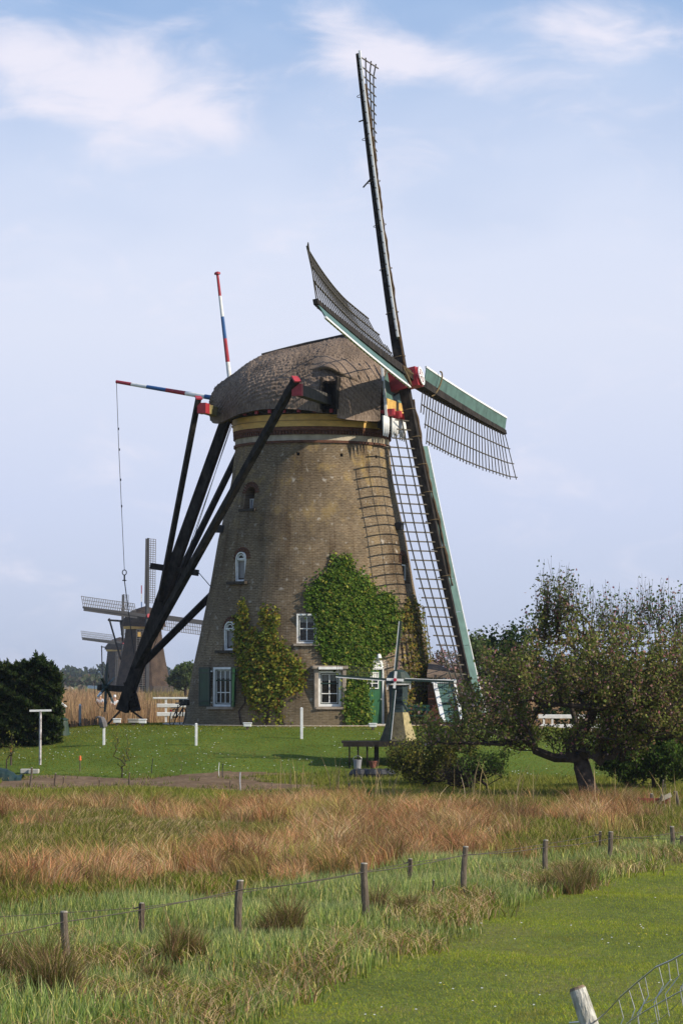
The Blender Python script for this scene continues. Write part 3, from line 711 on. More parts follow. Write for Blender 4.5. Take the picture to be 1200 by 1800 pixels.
# ------------------------------------------------------------------ front of the cap
def fr(s, k, z): return cap(s, k, z)
FRP = [(3.66, 1.72, 10.62), (3.38, 1.35, 12.3), (3.22, .95, 13.0), (3.18, 0, 13.3), (3.22, -.95, 13.0), (3.38, -1.35, 12.3), (3.66, -1.72, 10.62)]
nb = 12
def front_s(z): return float(np.interp(z, [10.62, 12.3, 13.3], [3.66, 3.36, 3.16]))
def front_w(z): return float(np.interp(z, [10.62, 12.3, 13.0, 13.3], [1.78, 1.42, .95, .1]))
def front_top(k): return float(np.interp(abs(k), [0, .95, 1.38, 1.78], [13.3, 13.0, 12.3, 10.7]))
for k in range(nb):
    a = -1.72 + 3.44 * k / nb; b = -1.72 + 3.44 * (k + 1) / nb - .012; za, zb = front_top(a), front_top(b); lo = 11.45
    if max(za, zb) < lo + .1: continue
    za, zb = max(za, lo + .02), max(zb, lo + .02)
    f = MB(); pp = [cap(front_s(lo), a, lo), cap(front_s(lo), b, lo), cap(front_s(zb), b, zb), cap(front_s(za), a, za)]
    f.prism(pp, DH * .05); f.build('front_plank', TEAL, MILL)
for sg in (1, -1):     # white edge boards on both sides
    f = MB(); P0, P1, P2, P3 = [cap(front_s(z) + .06, sg * (front_w(z) + .06), z) for z in (10.45, 11.4, 12.3, 13.0)]
    P3 = cap(3.36, sg * 1.36, 13.05); f.beam(P0, P3, .07, .10, up=DH)
    f.build('edge_board', WHITE, MILL)
f = MB(); f.box(cap(3.62, 0, 11.18), (.10, 3.3, .48), (DH, UL, Z)); f.build('name_board', YEL, MILL, bev=.01)
f = MB(); f.box(cap(3.58, 0, 10.86), (.3, 3.5, .14), (DH, UL, Z)); f.build('weather_beam', RED, MILL)
for kk in (1.6, .55, -.5, -1.5):
    f = MB(); f.box(cap(3.75, kk, 10.83), (.34, .22, .30), (DH, UL, Z)); f.tube([cap(3.9, kk, 10.98), cap(3.92, kk, 10.72)], [.11, .09], 8); f.build('beam_end', RED, MILL, bev=.02)
for kk, wd in ((2.05, .9), (.9, 1.0), (-.3, 1.0)):      # ragged white valance boards
    f = MB(); pts = [(-wd / 2, .22), (-wd / 2, -.1)]
    nzg = 6
    for q in range(nzg): pts += [(-wd / 2 + wd * (q + .5) / nzg, -.46 - .14 * (q % 2)), (-wd / 2 + wd * (q + 1) / nzg - .02, -.02 if q < nzg - 1 else -.12)]
    pts += [(wd / 2, .22)]
    f.prism([cap(3.72 + .05 * (kk < 1), kk + a, 10.42 + b) for a, b in pts], DH * .05); f.build('valance', WHITE, MILL)
f = MB(); f.box(cap(3.4, .3, 10.45), (.2, 2.9, .5), (DH, UL, Z)); f.build('front_backing', TAR, MILL)

# windshaft neck, poll end
f = MB(); p0 = HUB - NN * 1.28 - VV * .05; f.box(p0, (.5, 1.0, 1.15), (NN, UL, VV)); f.build('shaft_head_board', RED, MILL, bev=.04)
f = MB(); f.box(HUB - NN * .28, (1.45, .78, .80), (NN, UL, VV)); f.tube([HUB + NN * .44, HUB + NN * .52], .40, 20)
PO = f.build('poll_end', RED, MILL, bev=.02)
f = MB()
for q in range(24):
    a, b = 2 * math.pi * q / 24, 2 * math.pi * (q + 1) / 24
    f.hexa([HUB + NN * d + (UL * math.cos(t) + VV * math.sin(t)) * r for d in (.52, .555) for r, t in ((.29, a), (.39, a), (.39, b), (.29, b))])
for q in range(6):
    a = math.pi * q / 3; d_ = UL * math.cos(a) + VV * math.sin(a); f.beam(HUB + NN * .54 + d_ * .08, HUB + NN * .54 + d_ * .30, .07, .03, up=NN)
f.tube([HUB + NN * .52, HUB + NN * .59], .09, 10); f.build('painted_star', WHITE, PO)

# ------------------------------------------------------------------ sails
Adir = (VV * math.cos(TH) - UL * math.sin(TH)).normalized(); Bdir = (UL * math.cos(TH) + VV * math.sin(TH)).normalized()
LEN = 14.2
bar_mesh = None
def sail(d, side, off, lab, bend=.5, furl=None, furl_side=0, lath_label=None, t0=.2, board0=.12, LEN=14.2):
    """d arm direction, side lattice direction"""
    tw = lambda t: R(17) - R(17) * (max(0, t - .42) / .58) ** 1.5 - R(3) * (t > .99)
    P = lambda t: HUB + NN * off + d * (LEN * t) + NN * bend * (t ** 1.5)
    sd = lambda t: (side * math.cos(tw(t)) - NN * math.sin(tw(t))).normalized()
    n = 14; f = MB(); rows = []
    for k in range(n + 1):
        t = -.02 + 1.02 * k / n; ww = .40 - .20 * max(t, 0); hh = .42 - .24 * max(t, 0)
        c = P(max(t, 0)) if t >= 0 else HUB + NN * off + d * LEN * t
        rows.append([c + side * a * ww / 2 + NN * b * hh / 2 for a, b in ((-1, -1), (1, -1), (1, 1), (-1, 1))])
    i0 = 0; f.v = [V3(p) for r_ in rows for p in r_]
    for k in range(n):
        for q in range(4): a, b = k * 4 + q, k * 4 + (q + 1) % 4; f.f.append((a, b, b + 4, a + 4)); f.m.append(0)
    f.f += [(0, 1, 2, 3), (n * 4 + 3, n * 4 + 2, n * 4 + 1, n * 4)]; f.m += [0, 0]
    S = f.build('sail', TAR, MILL); S['label'] = lab
    # lattice bars
    global bar_mesh
    if bar_mesh is None:
        m_ = MB(); m_.box((.5, 0, 0), (1, .05, .035)); tmp = m_.build('sail_bar', LATH); bar_mesh = tmp.data; bpy.data.objects.remove(tmp)
    nb = 32; o3 = ORG[MILL.name]
    def wid(t):
        if t < t0 - .035: return 1.1
        if t < t0: return 1.6
        return 2.22
    for k in range(nb):
        t = .125 + (.992 - .125) * k / (nb - 1); s_ = sd(t); wl = wid(t) + random.uniform(-.02, .02)
        Y = d.cross(s_).normalized(); X = s_; Zz = X.cross(Y)
        c = P(t) + NN * .02 - s_ * .25
        M = Matrix(((X.x * (wl + .3), d.x, Y.x, c.x - o3.x), (X.y * (wl + .3), d.y, Y.y, c.y - o3.y), (X.z * (wl + .3), d.z, Y.z, c.z - o3.z), (0, 0, 0, 1)))
        o = bpy.data.objects.new('sail_bar', bar_mesh); COL.objects.link(o); o.parent = S; o.matrix_local = M
    for kx in (.36, .68, .97):
        f = MB(); pts = [P(t) + NN * .05 + sd(t) * (2.22 * kx) for t in np.linspace(t0 + .002 if kx > .7 else (t0 - .035 if kx > .5 else .12), .998, 22)]
        for a, b in zip(pts[:-1], pts[1:]): f.beam(a, b, .035, .05, up=NN)
        f.build('sail_lath', LATH, S)
    # leading board, set in planks, with white edge
    bt = R(20); bd = (-side * math.cos(bt) + NN * math.sin(bt)).normalized(); bn = d.cross(bd).normalized()
    tt = np.linspace(board0, .995, 9); wb = lambda t: .80 - .16 * t
    for a, b in zip(tt[:-1], tt[1:]):
        f = MB(); b2 = b - .0012
        q = [P(a) + bd * .16, P(b2) + bd * .14, P(b2) + bd * wb(b2), P(a) + bd * wb(a)]
        f.prism(q, bn * .03); f.build('leading_board', TEAL, S)
    f = MB()
    for a, b in zip(tt[:-1], tt[1:]): f.beam(P(a) + bd * (wb(a) + .03), P(b) + bd * (wb(b) + .03), .085, .085, up=NN)
    f.build('board_edge', WHITE, S)
    f = MB()
    for t in np.linspace(board0 + .02, .97, 26): f.beam(P(t) - bd * .0 - bn * .03, P(t) + bd * (wb(t) + .09) - bn * .03, .05, .035, up=NN)
    f.build('board_bracket', LATH, S)
    if furl:
        f = MB(); pts = []; rad = []
        for t in np.linspace(furl[0], furl[1], 60):
            pts.append(P(t) + NN * .20 + side * furl_side * (.20 + .05 * math.sin(t * 17) + .02 * math.sin(t * 61))); rad.append(.06 + .02 * math.sin(t * 47 + 1) + .015 * math.sin(t * 123))
        f.tube(pts, rad, 7); f.build('furled_sailcloth', CLOTH, S, smooth=True)
        for t in np.linspace(furl[0] + .03, furl[1] - .03, 7):
            f = MB(); f.tube([P(t) + (side * math.cos(a) + NN * math.sin(a)) * .27 for a in np.linspace(0, 2 * math.pi, 12)], .014, 5); f.build('rope_tie', ROPE, S)
    return S, P, sd, bd
S1 = sail(Adir, -UL, -.26, 'sail pointing up into the sky, mostly edge on', bend=.62, LEN=14.25, furl=(.04, .90), furl_side=-.7)
S2 = sail(-Adir, UL, -.26, 'sail pointing down past the tower wall to the bushes', furl=(.06, .62), furl_side=-1.3, board0=.2)
S3 = sail(Bdir, VV, .08, 'sail pointing back over the thatched cap', furl=(.03, .14), furl_side=.2)
S4 = sail(-Bdir, -VV, .08, 'sail pointing away to the right of the tower', LEN=13.75, furl=None, board0=.13)
for (S, P, sd, bd), t in ((S3, .13), (S4, .22)):       # rope slings near the hub
    f = MB(); pts = [P(t + .02 * math.sin(a)) + bd * (.30 + .58 * math.cos(a)) + NN * (.14 + .10 * math.sin(a)) + (P(1) - P(0)).normalized() * .35 * math.cos(a) for a in np.linspace(-.1, math.pi + .1, 18)]
    f.tube(pts, .035, 6); f.build('rope', ROPE, S)
(S, P, sd, bd) = S1
for t, l in ((.795, .32), (.62, .45)):
    f = MB(); f.beam(P(t) + bd * .1, P(t) - NN * l + d_ * 0 - Z * (.0 if t > .7 else .35), .05, .05); f.build('peg', LATH, S)
f = MB(); f.beam(HUB + NN * .1 - VV * .3, HUB - NN * .9 - VV * .55, .07, .07); f.build('stay', BLACKM, MILL)

# ------------------------------------------------------------------ tail frame
def beampart(name, p0, p1, w, h, m, w1=None, h1=None, bev=.01):
    f = MB(); f.beam(p0, p1, w, h, w1=w1, h1=h1); return f.build(name, m, MILL, bev=bev)
foot = at(215, 1250, 118.2); ttop = cap(-3.75, 0, 10.95)
dt = (foot - ttop).normalized()
beampart('tail_pole', ttop - dt * .3, foot + dt * .0, .36, .38, TAR, .40, .48)
# cross beams
SL, KL = 1.55, 6.9
for nm_, sgn in (('long_cross_beam', 1),):
    beampart(nm_, cap(SL, -KL, 11.28), cap(SL, KL, 11.28), .34, .42, mat('grey_weathered_beam', (.06, .055, .05), .8, .3, 4, .4))
for sg in (1, -1):
    f = MB(); f.box(cap(SL, sg * (KL + .10), 11.28), (.40, .24, .47), (DH, UL, Z)); f.build('beam_end', RED, MILL, bev=.01)
KS, SS_ = 3.5, -3.55
beampart('short_cross_beam', cap(SS_, -KS, 11.02), cap(SS_, KS - .2, 11.02), .32, .38, mat('ochre_weathered_beam', (.22, .18, .07), .8, .3, 4, .4))
for sg in (1, -1):
    f = MB(); f.box(cap(SS_, sg * KS, 11.02), (.37, .5, .43), (DH, UL, Z)); f.build('beam_end', RED, MILL, bev=.01)
def onpole(t): return ttop.lerp(foot, t)
def brace(top, t, lat, w, ext=.6):
    bot = onpole(t) + UL * lat; d = (bot - top).normalized(); t0_ = top - d * ext
    beampart('tail_brace', t0_, bot + d * .02, w, w * 1.05, TAR)
    f = MB(); f.beam(t0_ - d * .06, t0_ - d * .0, w + .06, w + .06); f.build('brace_cap', RED, MILL)
brace(cap(SL - .32, KL + .05, 11.28), .845, .30, .26, .55)
brace(cap(SL - .32, -KL - .05, 11.28), .84, -.33, .26, .55)
brace(cap(SS_ - .26, KS + .1, 11.02), .62, .24, .20, .45)
brace(cap(SS_ - .26, -KS - .1, 11.02), .69, -.26, .22, .45)
pa = onpole(.52); beampart('tail_spreader', pa - DH * .95 + Z * .22, pa + DH * 1.15 - Z * .10, .26, .26, TAR)
f = MB(); f.tube([pa + DH * 1.1, at(372, 1033, 114)], .018, 5); f.tube([cap(-3.2, 1.0, 10.6), onpole(.55) + DH * .5], .016, 5); f.tube([cap(-3.3, .6, 10.6), onpole(.8) + DH * .4], .013, 5); f.build('stay_wire', BLACKM, MILL)
# winch box and legs at the foot
f = MB(); f.box(foot + Z * .42 + DH * .28, (.16, .46, .8), (DH, UL, Z)); f.build('winch_frame', TAR, MILL)
for k in range(6):
    f = MB(); f.box(foot + DH * (.36 + .05 * k) + Z * (1.15 - .22 * k), (.24, .45, .09), (DH, UL, Z)); f.build('step', TAR, MILL)
f = MB(); f.beam(foot + DH * .28 + Z * 1.25, foot + DH * .62 - Z * .0, .16, .42); f.build('step_rail', TAR, MILL)
gz0 = float(hz(foot.x, foot.y))
for a, b in ((-.1, -.45), (.45, .35)):
    f = MB(); f.beam(foot + DH * a, Vector((foot.x, foot.y, gz0)) + DH * (a * 2 + b), .07, .07); f.build('prop', DARKW, MILL)
wa = at(165, 1208, 118.9); wb_ = onpole(.925); axd = (wb_ - wa).normalized()
beampart('winch_axle', wa + axd * .25, wb_, .26, .26, TAR)
f = MB(); f.beam(wa - axd * .25, wa + axd * .25, .16, .12); f.build('axle_tip', WHITE, MILL)
wc = at(187, 1208, 118.5); f = MB(); f.tube([wc - axd * .14, wc + axd * .14], .15, 12); WH = f.build('winch_wheel', SHADEG, MILL)
for k in range(6):
    a = R(38 + 60 * k); dd = UL * math.cos(a) + Z * math.sin(a); f = MB(); f.beam(wc, wc + dd * .66, .085, .09, up=axd); f.build('spoke', SHADEG, WH)
    f = MB(); f.beam(wc + dd * .66, wc + dd * 1.05, .085, .085, up=axd, w1=.06, h1=.06); f.build('spoke_handle', WHITE if k in (0, 3, 5) else SHADEG, WH)
f = MB(); f.tube([wc - axd * .2 + (UL * math.cos(a) + Z * math.sin(a)) * .88 for a in np.linspace(0, 2 * math.pi, 32)], .012, 5); f.build('rim', BLACKM, WH)

# striped poles
def striped(name, p0, p1, r0, r1, cols, cuts, lab=None):
    root = None
    for k, c in enumerate(cols):
        a, b = cuts[k], cuts[k + 1]; f = MB(); P0 = Vector(p0).lerp(Vector(p1), a); P1 = Vector(p0).lerp(Vector(p1), b)
        f.tube([P0, P1], [r0 + (r1 - r0) * a, r0 + (r1 - r0) * b], 10)
        if root is None: root = f.build(name, c, MILL, smooth=False)
        else: f.build('painted_band', c, root)
    if lab: root['label'] = lab
    return root
fp0 = cap(-3.60, 0, 12.45); fp1 = at(382, 480, 116.8)
fp = striped('flagpole', fp0, fp1, .10, .055, [WHITE, RED, BLUE, WHITE, RED], [0, .185, .40, .60, .79, .985], 'upright red, white and blue banded pole on the back of the cap')
f = MB(); dd = (fp1 - fp0).normalized(); f.tube([fp1 - dd * .06, fp1 + dd * .02, fp1 + dd * .06], [.13, .13, .05], 12); f.build('finial', RED, fp)
bp0 = cap(-3.6, .3, 11.66); bp1 = at(205, 671, 119.2)
bl_ = striped('brake_lever', bp0, bp1, .11, .075, [BLUE, WHITE, RED, BLUE, WHITE, RED], [0, .20, .37, .545, .72, .86, 1.0], 'long red, white and blue banded pole sticking out behind the cap with a rope')
kn = at(219, 1003, 119.3)
f = MB(); f.tube([bp1, bp1.lerp(kn, .35) + Vector((-.02, 0, 0)), kn], .013, 5)
for t in (.25, .36, .52, .66): q = bp1.lerp(kn, t); f.tube([q - Z * .05, q + Z * .05], .03, 6)
f.tube([kn + Vector((.09 * math.cos(a), 0, .11 * math.sin(a) - .08)) for a in np.linspace(0, 2 * math.pi, 14)], .022, 6)
f.tube([kn - Z * .2, kn - Z * .42], .035, 7); f.tube([kn - Z * .40, kn - Z * .44], [.09, .09], 8)
f.tube([kn - Z * .4, at(236, 1150, 118.8)], [.022, .022], 6); f.build('brake_rope', BLACKM, bl_)

# ================================================================== CLIMBING PLANTS ON THE WALL
def inpoly(x, y, poly):
    c = np.zeros(len(x), bool); n = len(poly); j = n - 1
    for i in range(n):
        xi, yi = poly[i]; xj, yj = poly[j]
        c ^= ((yi > y) != (yj > y)) & (x < (xj - xi) * (y - yi) / (yj - yi + 1e-9) + xi); j = i
    return c
def surfN(px, py):
    a = (px - 600) / FPX; b = (900 - py) / FPX
    d = np.stack([a, CP - b * SP, SP + b * CP], -1); d = d / d[:, 1:2]
    t = np.full(len(px), 110.5)
    for _ in range(40):
        P = d * t[:, None]; r = np.hypot(P[:, 0] - TC[0], P[:, 1] - TC[1]); t = t + np.clip((r - np.interp(P[:, 2], PZ, PR)) * .8, 0, 1)
    P = d * t[:, None]; P[:, 2] += EYE
    return P
def creeper(name, label, polys, dens, size, stops, wts, depth, stems, cat='climbing plant', edge=6, thin=None):
    xs_, ys_ = zip(*[p for q in polys for p in q]); x0, x1, y0, y1 = min(xs_), max(xs_), min(ys_), max(ys_)
    n = int((x1 - x0) * (y1 - y0) * dens); x = RNG.uniform(x0 - 6, x1 + 6, n); y = RNG.uniform(y0 - 6, y1 + 6, n)
    jx, jy = x + RNG.normal(size=n) * edge * .6, y + RNG.normal(size=n) * edge
    k = np.zeros(n, bool)
    for q in polys: k |= inpoly(jx, jy, q)
    if thin is not None: k &= RNG.random(n) < thin(x, y)
    x, y = x[k], y[k]; P = surfN(x, y); nn = P - np.array([TC[0], TC[1], 0]); nn[:, 2] = 0; nn /= np.linalg.norm(nn, axis=1)[:, None]
    lump = .5 + .5 * np.sin(x * .31 + 2 * np.sin(y * .17)) * np.sin(y * .27 + x * .11)
    off = (.04 + depth * (.35 + .65 * lump) * RNG.random(len(x)) ** .6)
    P = P + nn * off[:, None]
    root = thing(name, label, cat, (float(P[:, 0].mean()), float(P[:, 1].mean()) - .2, GZ))
    c = pal(len(P), stops, .22, wts)
    o = leaves('foliage', P, size, c, root, normal=nn * .9 + np.array([0, 0, .45]), jit=1.3, aspect=.85); tag(o, kind='stuff')
    for st in stems:
        pts = surfN(np.array([p[0] for p in st], float), np.array([p[1] for p in st], float)); f = MB()
        pp = []
        for j, p in enumerate(pts): 
            v = Vector(p) - Vector((TC[0], TC[1], p[2])); v.normalize(); pp.append(Vector(p) + v * .05)
        f.tube(pp, [.035 - .02 * j / len(pp) for j in range(len(pp))], 5); f.build('stem', BARK, root)
    return root
ivyA = [(586, 978), (592, 1000), (599, 976), (604, 998), (611, 980), (618, 1004), (628, 1030), (636, 1006), (641, 1042), (652, 1030), (657, 1054), (668, 1040), (672, 1062), (684, 1044), (688, 1064), (697, 1075), (699, 1100), (690, 1125), (676, 1143), (655, 1150), (644, 1178), (641, 1210), (642, 1240), (647, 1275), (612, 1278), (609, 1240), (606, 1200), (608, 1168), (585, 1165), (570, 1150), (560, 1128), (559, 1078), (538, 1064), (550, 1054), (542, 1036), (558, 1040), (560, 1008), (568, 1034), (576, 1030), (578, 1004), (584, 1018)]
creeper('ivy', 'dense dark green ivy climbing the tower beside and above the door', [ivyA], 1.9, .095,
        [(.075, .14, .016), (.115, .185, .024), (.035, .07, .012), (.18, .24, .035), (.30, .29, .05)], [.28, .3, .17, .17, .08], .17, [[(628, 1276), (626, 1200), (620, 1120), (605, 1040)], [(640, 1276), (642, 1200), (650, 1120)]], edge=8, thin=lambda x, y: np.clip(1.25 - .9 * (.5 + .5 * np.sin(x * .19 + 2.3 * np.sin(y * .07)) * np.sin(y * .16 + x * .05)) ** 3, .12, 1))
cl1 = [(425, 1060), (432, 1050), (438, 1075), (440, 1110), (452, 1108), (462, 1110), (463, 1070), (470, 1064), (477, 1085), (484, 1066), (489, 1090), (488, 1115), (500, 1130), (510, 1152), (526, 1160), (538, 1180), (536, 1200), (520, 1215), (500, 1222), (500, 1240), (512, 1262), (520, 1275), (480, 1276), (440, 1276), (438, 1230), (422, 1190), (416, 1140), (414, 1090)]
def th1(x, y): return np.clip(1.10 - (y - 1195) / 60, .10, .9) * np.clip(.12 + .85 * (.5 + .5 * np.sin(x * .21 + np.sin(y * .13) * 2) * np.cos(y * .19)), 0, 1)
creeper('creeper', 'patchy yellow-green creeper on the tower between the left window and the small square window', [cl1], 1.25, .10,
        [(.19, .22, .03), (.32, .29, .04), (.11, .155, .025), (.34, .26, .04), (.24, .13, .03)], [.32, .26, .24, .12, .06], .22,
        [[(468, 1276), (466, 1240), (455, 1190), (440, 1140), (430, 1080)], [(470, 1276), (475, 1220), (485, 1170), (470, 1100)], [(500, 1276), (492, 1230), (505, 1190)], [(425, 1276), (421, 1250), (432, 1235), (428, 1200)]], edge=5, thin=th1)
cl2 = [(712, 1048), (722, 1045), (738, 1072), (745, 1120), (757, 1170), (766, 1230), (770, 1262), (700, 1262), (706, 1200), (704, 1150), (702, 1100), (706, 1070)]
def th2(x, y): return np.clip(.22 + .45 * (x - 715) / 40 + .35 * (y < 1110), .08, .9) * np.clip(.3 + .9 * np.sin(x * .33 + y * .02) ** 2, 0, 1)
creeper('creeper', 'thin ochre and green creeper with bare stems on the right edge of the tower', [cl2], 1.3, .095,
        [(.20, .165, .03), (.11, .14, .025), (.28, .20, .04), (.06, .09, .02), (.17, .10, .04)], [.3, .28, .2, .14, .08], .16,
        [[(x, 1262), (x - 4 + 3 * math.sin(x), 1200), (x - 12, 1130), (x - 20 + 4 * math.sin(x * 2), 1070)] for x in range(716, 770, 7)], edge=4, thin=th2)

# ================================================================== TREES AND SHRUBS
def projN(x, y, z):
    zz = z - EYE; d = y * CP + zz * SP; v = -y * SP + zz * CP; return 600 + FPX * x / d, 900 - FPX * v / d
def plant(name, label, cat, base, targets, leafn, leafsize, stops, wts, trunk_r=.2, trunk_h=1.0, shoot=(0, 0, 1), shoot_len=.8, spread=.25, lean=(0, 0), group=None, blossoms=None, step=.35, min_r=.008, bark=None, leafup=.4, trunk=True, stub=None):
    root = thing(name, label, cat, tuple(base), group); B = Vector(base)
    targets = np.asarray(targets, float)
    nodes = [np.array(B)]; par = [-1]
    nseg = max(2, int(trunk_h / .3))
    for k in range(1, nseg + 1): nodes.append(np.array(B) + np.array([lean[0] * k / nseg, lean[1] * k / nseg, trunk_h * k / nseg])); par.append(len(nodes) - 2)
    top = nodes[-1]; order = np.argsort(np.linalg.norm(targets - top, axis=1)); start = nseg
    ends = []
    for ti in order:
        T = targets[ti]; A = np.array(nodes[start:]); dv = T - A; dist = np.linalg.norm(dv, axis=1)
        w_ = dist * (1 + .8 * (dv[:, 2] < -.1)); j = int(np.argmin(w_)) + start; p = nodes[j]; dd = T - p; L = np.linalg.norm(dd); m = max(1, int(L / step)); prev = j
        bend = RNG.normal(size=3) * .06 * L; bend[2] = -abs(bend[2]) * .5
        for q in range(1, m + 1):
            f_ = q / m; nodes.append(p + dd * f_ + bend * math.sin(math.pi * f_)); par.append(prev); prev = len(nodes) - 1
        ends.append(prev)
    nN = len(nodes); cnt = np.zeros(nN); 
    for e in ends: cnt[e] += 1
    for i in range(nN - 1, 0, -1): cnt[par[i]] += cnt[i]
    rad = np.maximum(min_r, trunk_r * (cnt / cnt[start]) ** .48)
    kids = {}
    for i in range(1, nN): kids.setdefault(par[i], []).append(i)
    f = MB(); g = MB(); stack = [(0, None)]; first = True
    def chain(i0, i1):
        seq = [i0, i1]
        while True:
            ks = kids.get(seq[-1], [])
            if not ks: break
            seq.append(max(ks, key=lambda k: cnt[k]))
        return seq
    done = set(); todo = [(0, kids[0][0])]
    while todo:
        a, b = todo.pop(); seq = chain(a, b); pts = [Vector(nodes[i]) for i in seq]; rr_ = [rad[i] for i in seq]; rr_[0] = rad[b]
        if a == 0: rr_[0] = trunk_r * 1.5; 
        (f if a == 0 else g).tube(pts, rr_, 8 if a == 0 else 4, cap=False)
        for i in seq[1:]:
            ks = kids.get(i, []); mk = max(ks, key=lambda k: cnt[k]) if ks else None
            for k in ks:
                if k != mk: todo.append((i, k))
    bk = bark or BARK
    if trunk: f.build('trunk', bk, root, smooth=True, fix=False)
    # shoots
    E_ = np.array([nodes[e] for e in ends]); tips = []; LP = []
    for e in E_:
        for _ in range(2):
            d = np.array(shoot, float) + RNG.normal(size=3) * spread; d /= np.linalg.norm(d); l = shoot_len * RNG.uniform(.5, 1.2)
            pts = [e, e + d * l * .5 + RNG.normal(size=3) * .03, e + d * l]
            g.tube(pts, [min_r, min_r * .8, min_r * .4], 3, cap=False)
            kk = max(2, leafn // 2); t = RNG.random(kk)[:, None]; LP.append(e + d * l * t + RNG.normal(size=(kk, 3)) * (.05 + .05 * shoot_len))
    o = g.build('branches', bk, root, fix=False); tag(o, kind='stuff')
    LP = np.concatenate(LP); n = len(LP)
    if blossoms:
        k = RNG.random(n) < blossoms[0]
        o = leaves('blossom', LP[k], leafsize * 1.1, pal(int(k.sum()), blossoms[1], .15), root, up=.5); tag(o, kind='stuff')
        LP = LP[~k]; n = len(LP)
    o = leaves('crown', LP, leafsize, pal(n, stops, .2, wts), root, up=leafup, jit=.9); tag(o, kind='stuff')
    return root
def fill(n, ells, dep, jy=1.0, floor_=None):
    """random points in ellipsoids given in pixels (cx,cy,rx,ry,weight,depth radius m)"""
    w_ = np.array([e[4] for e in ells], float); w_ /= w_.sum(); out = []
    for i in RNG.choice(len(ells), n, p=w_):
        cx, cy, rx, ry, _, rd = ells[i]
        while True:
            u = RNG.uniform(-1, 1, 3)
            if u @ u < 1: break
        out.append(at(cx + u[0] * rx, cy + u[1] * ry, dep + u[2] * rd))
    return np.array(out)
AP = [(.17, .20, .04), (.24, .26, .07), (.10, .115, .03), (.28, .19, .09), (.19, .14, .06)]
APW = [.34, .22, .22, .12, .10]
PINK = [(.42, .22, .22), (.5, .33, .31), (.32, .12, .13)]
# big old apple tree by the bed
b0 = gp(1036, 1402)
T = fill(640, [(1000, 1190, 110, 80, 3.6, 2.6), (1120, 1200, 110, 88, 4, 2.6), (1190, 1230, 70, 90, 2.2, 2.2), (915, 1225, 115, 62, 3.2, 2.2), (830, 1290, 120, 32, 1.7, 1.8), (1050, 1260, 130, 50, 2, 2.2), (985, 1100, 50, 40, .8, 1), (1230, 1220, 60, 80, 1, 2), (1010, 1290, 60, 40, .5, 1.5), (1140, 1290, 90, 28, 1, 1.8), (925, 1308, 70, 14, .7, 1.0), (1010, 1325, 40, 16, .25, .8), (1085, 1318, 50, 30, .6, 1.0)], b0.y)
q_ = projN(T[:, 0], T[:, 1], T[:, 2]); T = T[~((q_[0] > 930) & (q_[0] < 1012) & (q_[1] > 1244) & (q_[1] < 1302))]
plant('apple_tree', 'big spreading apple tree with pink buds and a thick dark leaning trunk at right', 'tree', b0, T, 76, .092, AP, APW, trunk_r=.27, trunk_h=1.25, lean=(-.30, .2), shoot_len=.85, spread=.34, blossoms=(.085, PINK))
T = fill(60, [(985, 1080, 34, 38, 2, .8), (955, 1110, 30, 25, .9, .8), (1025, 1105, 60, 25, 1.3, .8)], b0.y); 
T2 = fill(150, [(1110, 1112, 70, 32, 2, 1), (1165, 1105, 55, 34, 1.8, 1), (1215, 1120, 50, 40, 1.4, 1), (1085, 1125, 40, 25, 1, 1)], b0.y + 6)
AP2 = [(.10, .15, .05), (.14, .18, .07), (.07, .09, .03)]
plant('apple_tree', 'upright shoots of a tall slim apple tree standing up above the big apple crown', 'tree', gp(1046, 1393), T, 18, .09, AP2, [.4, .3, .3], trunk_r=.08, trunk_h=3.4, lean=(-.95, 0), shoot_len=1.25, spread=.14, blossoms=(.10, PINK))
plant('apple_tree', 'apple tree with many thin upright shoots against the sky at the right edge', 'tree', (at(1150, 1330, b0.y + 6).x, b0.y + 6, 0), T2, 18, .09, AP2, [.4, .3, .3], trunk_r=.06, trunk_h=1.8, lean=(-.3, 0), shoot_len=1.2, spread=.15, blossoms=(.12, PINK))
# dark evergreen behind, to the right of the lower sail
T = fill(230, [(880, 1190, 60, 62, 3, 2), (850, 1150, 35, 30, 1, 1.3), (915, 1140, 40, 40, 1.2, 1.5), (960, 1210, 60, 60, 1.5, 2), (1020, 1230, 80, 60, 1, 2)], 131)
bb = at(890, 1290, 131); plant('evergreen_tree', 'dark green bushy tree just right of the lower sail tip', 'tree', (bb.x, 131, float(hz(bb.x, 131))), T, 60, .15, [(.022, .05, .014), (.04, .075, .02), (.015, .03, .01)], [.4, .3, .3], trunk_r=.2, trunk_h=1.4, shoot_len=.7, spread=.45)
T = fill(80, [(835, 1150, 16, 34, 1, .7), (845, 1190, 22, 40, 1, .8)], 126); bb = at(838, 1270, 126)
plant('sapling', 'slim light green young tree beside the lower sail tip', 'tree', (bb.x, 126, float(hz(bb.x, 126))), T, 14, .12, [(.12, .17, .06), (.09, .13, .04)], [.5, .5], trunk_r=.06, trunk_h=1.0, shoot_len=.6, spread=.3)
# pink blossom tree behind the sail foot
T = fill(150, [(790, 1180, 36, 28, 2, 1.2), (815, 1215, 32, 40, 2, 1.2), (765, 1165, 14, 14, .5, .6), (840, 1230, 30, 40, 1.5, 1.2)], 121); bb = at(815, 1280, 121)
plant('blossom_tree', 'small tree full of pale pink blossom behind the lower sail', 'tree', (bb.x, 121, float(hz(bb.x, 121))), T, 22, .10, [(.09, .09, .04), (.14, .11, .05), (.06, .06, .03)], [.4, .3, .3], trunk_r=.12, trunk_h=.7, shoot_len=.55, spread=.5, blossoms=(.36, [(.52, .34, .34), (.45, .25, .27)]))
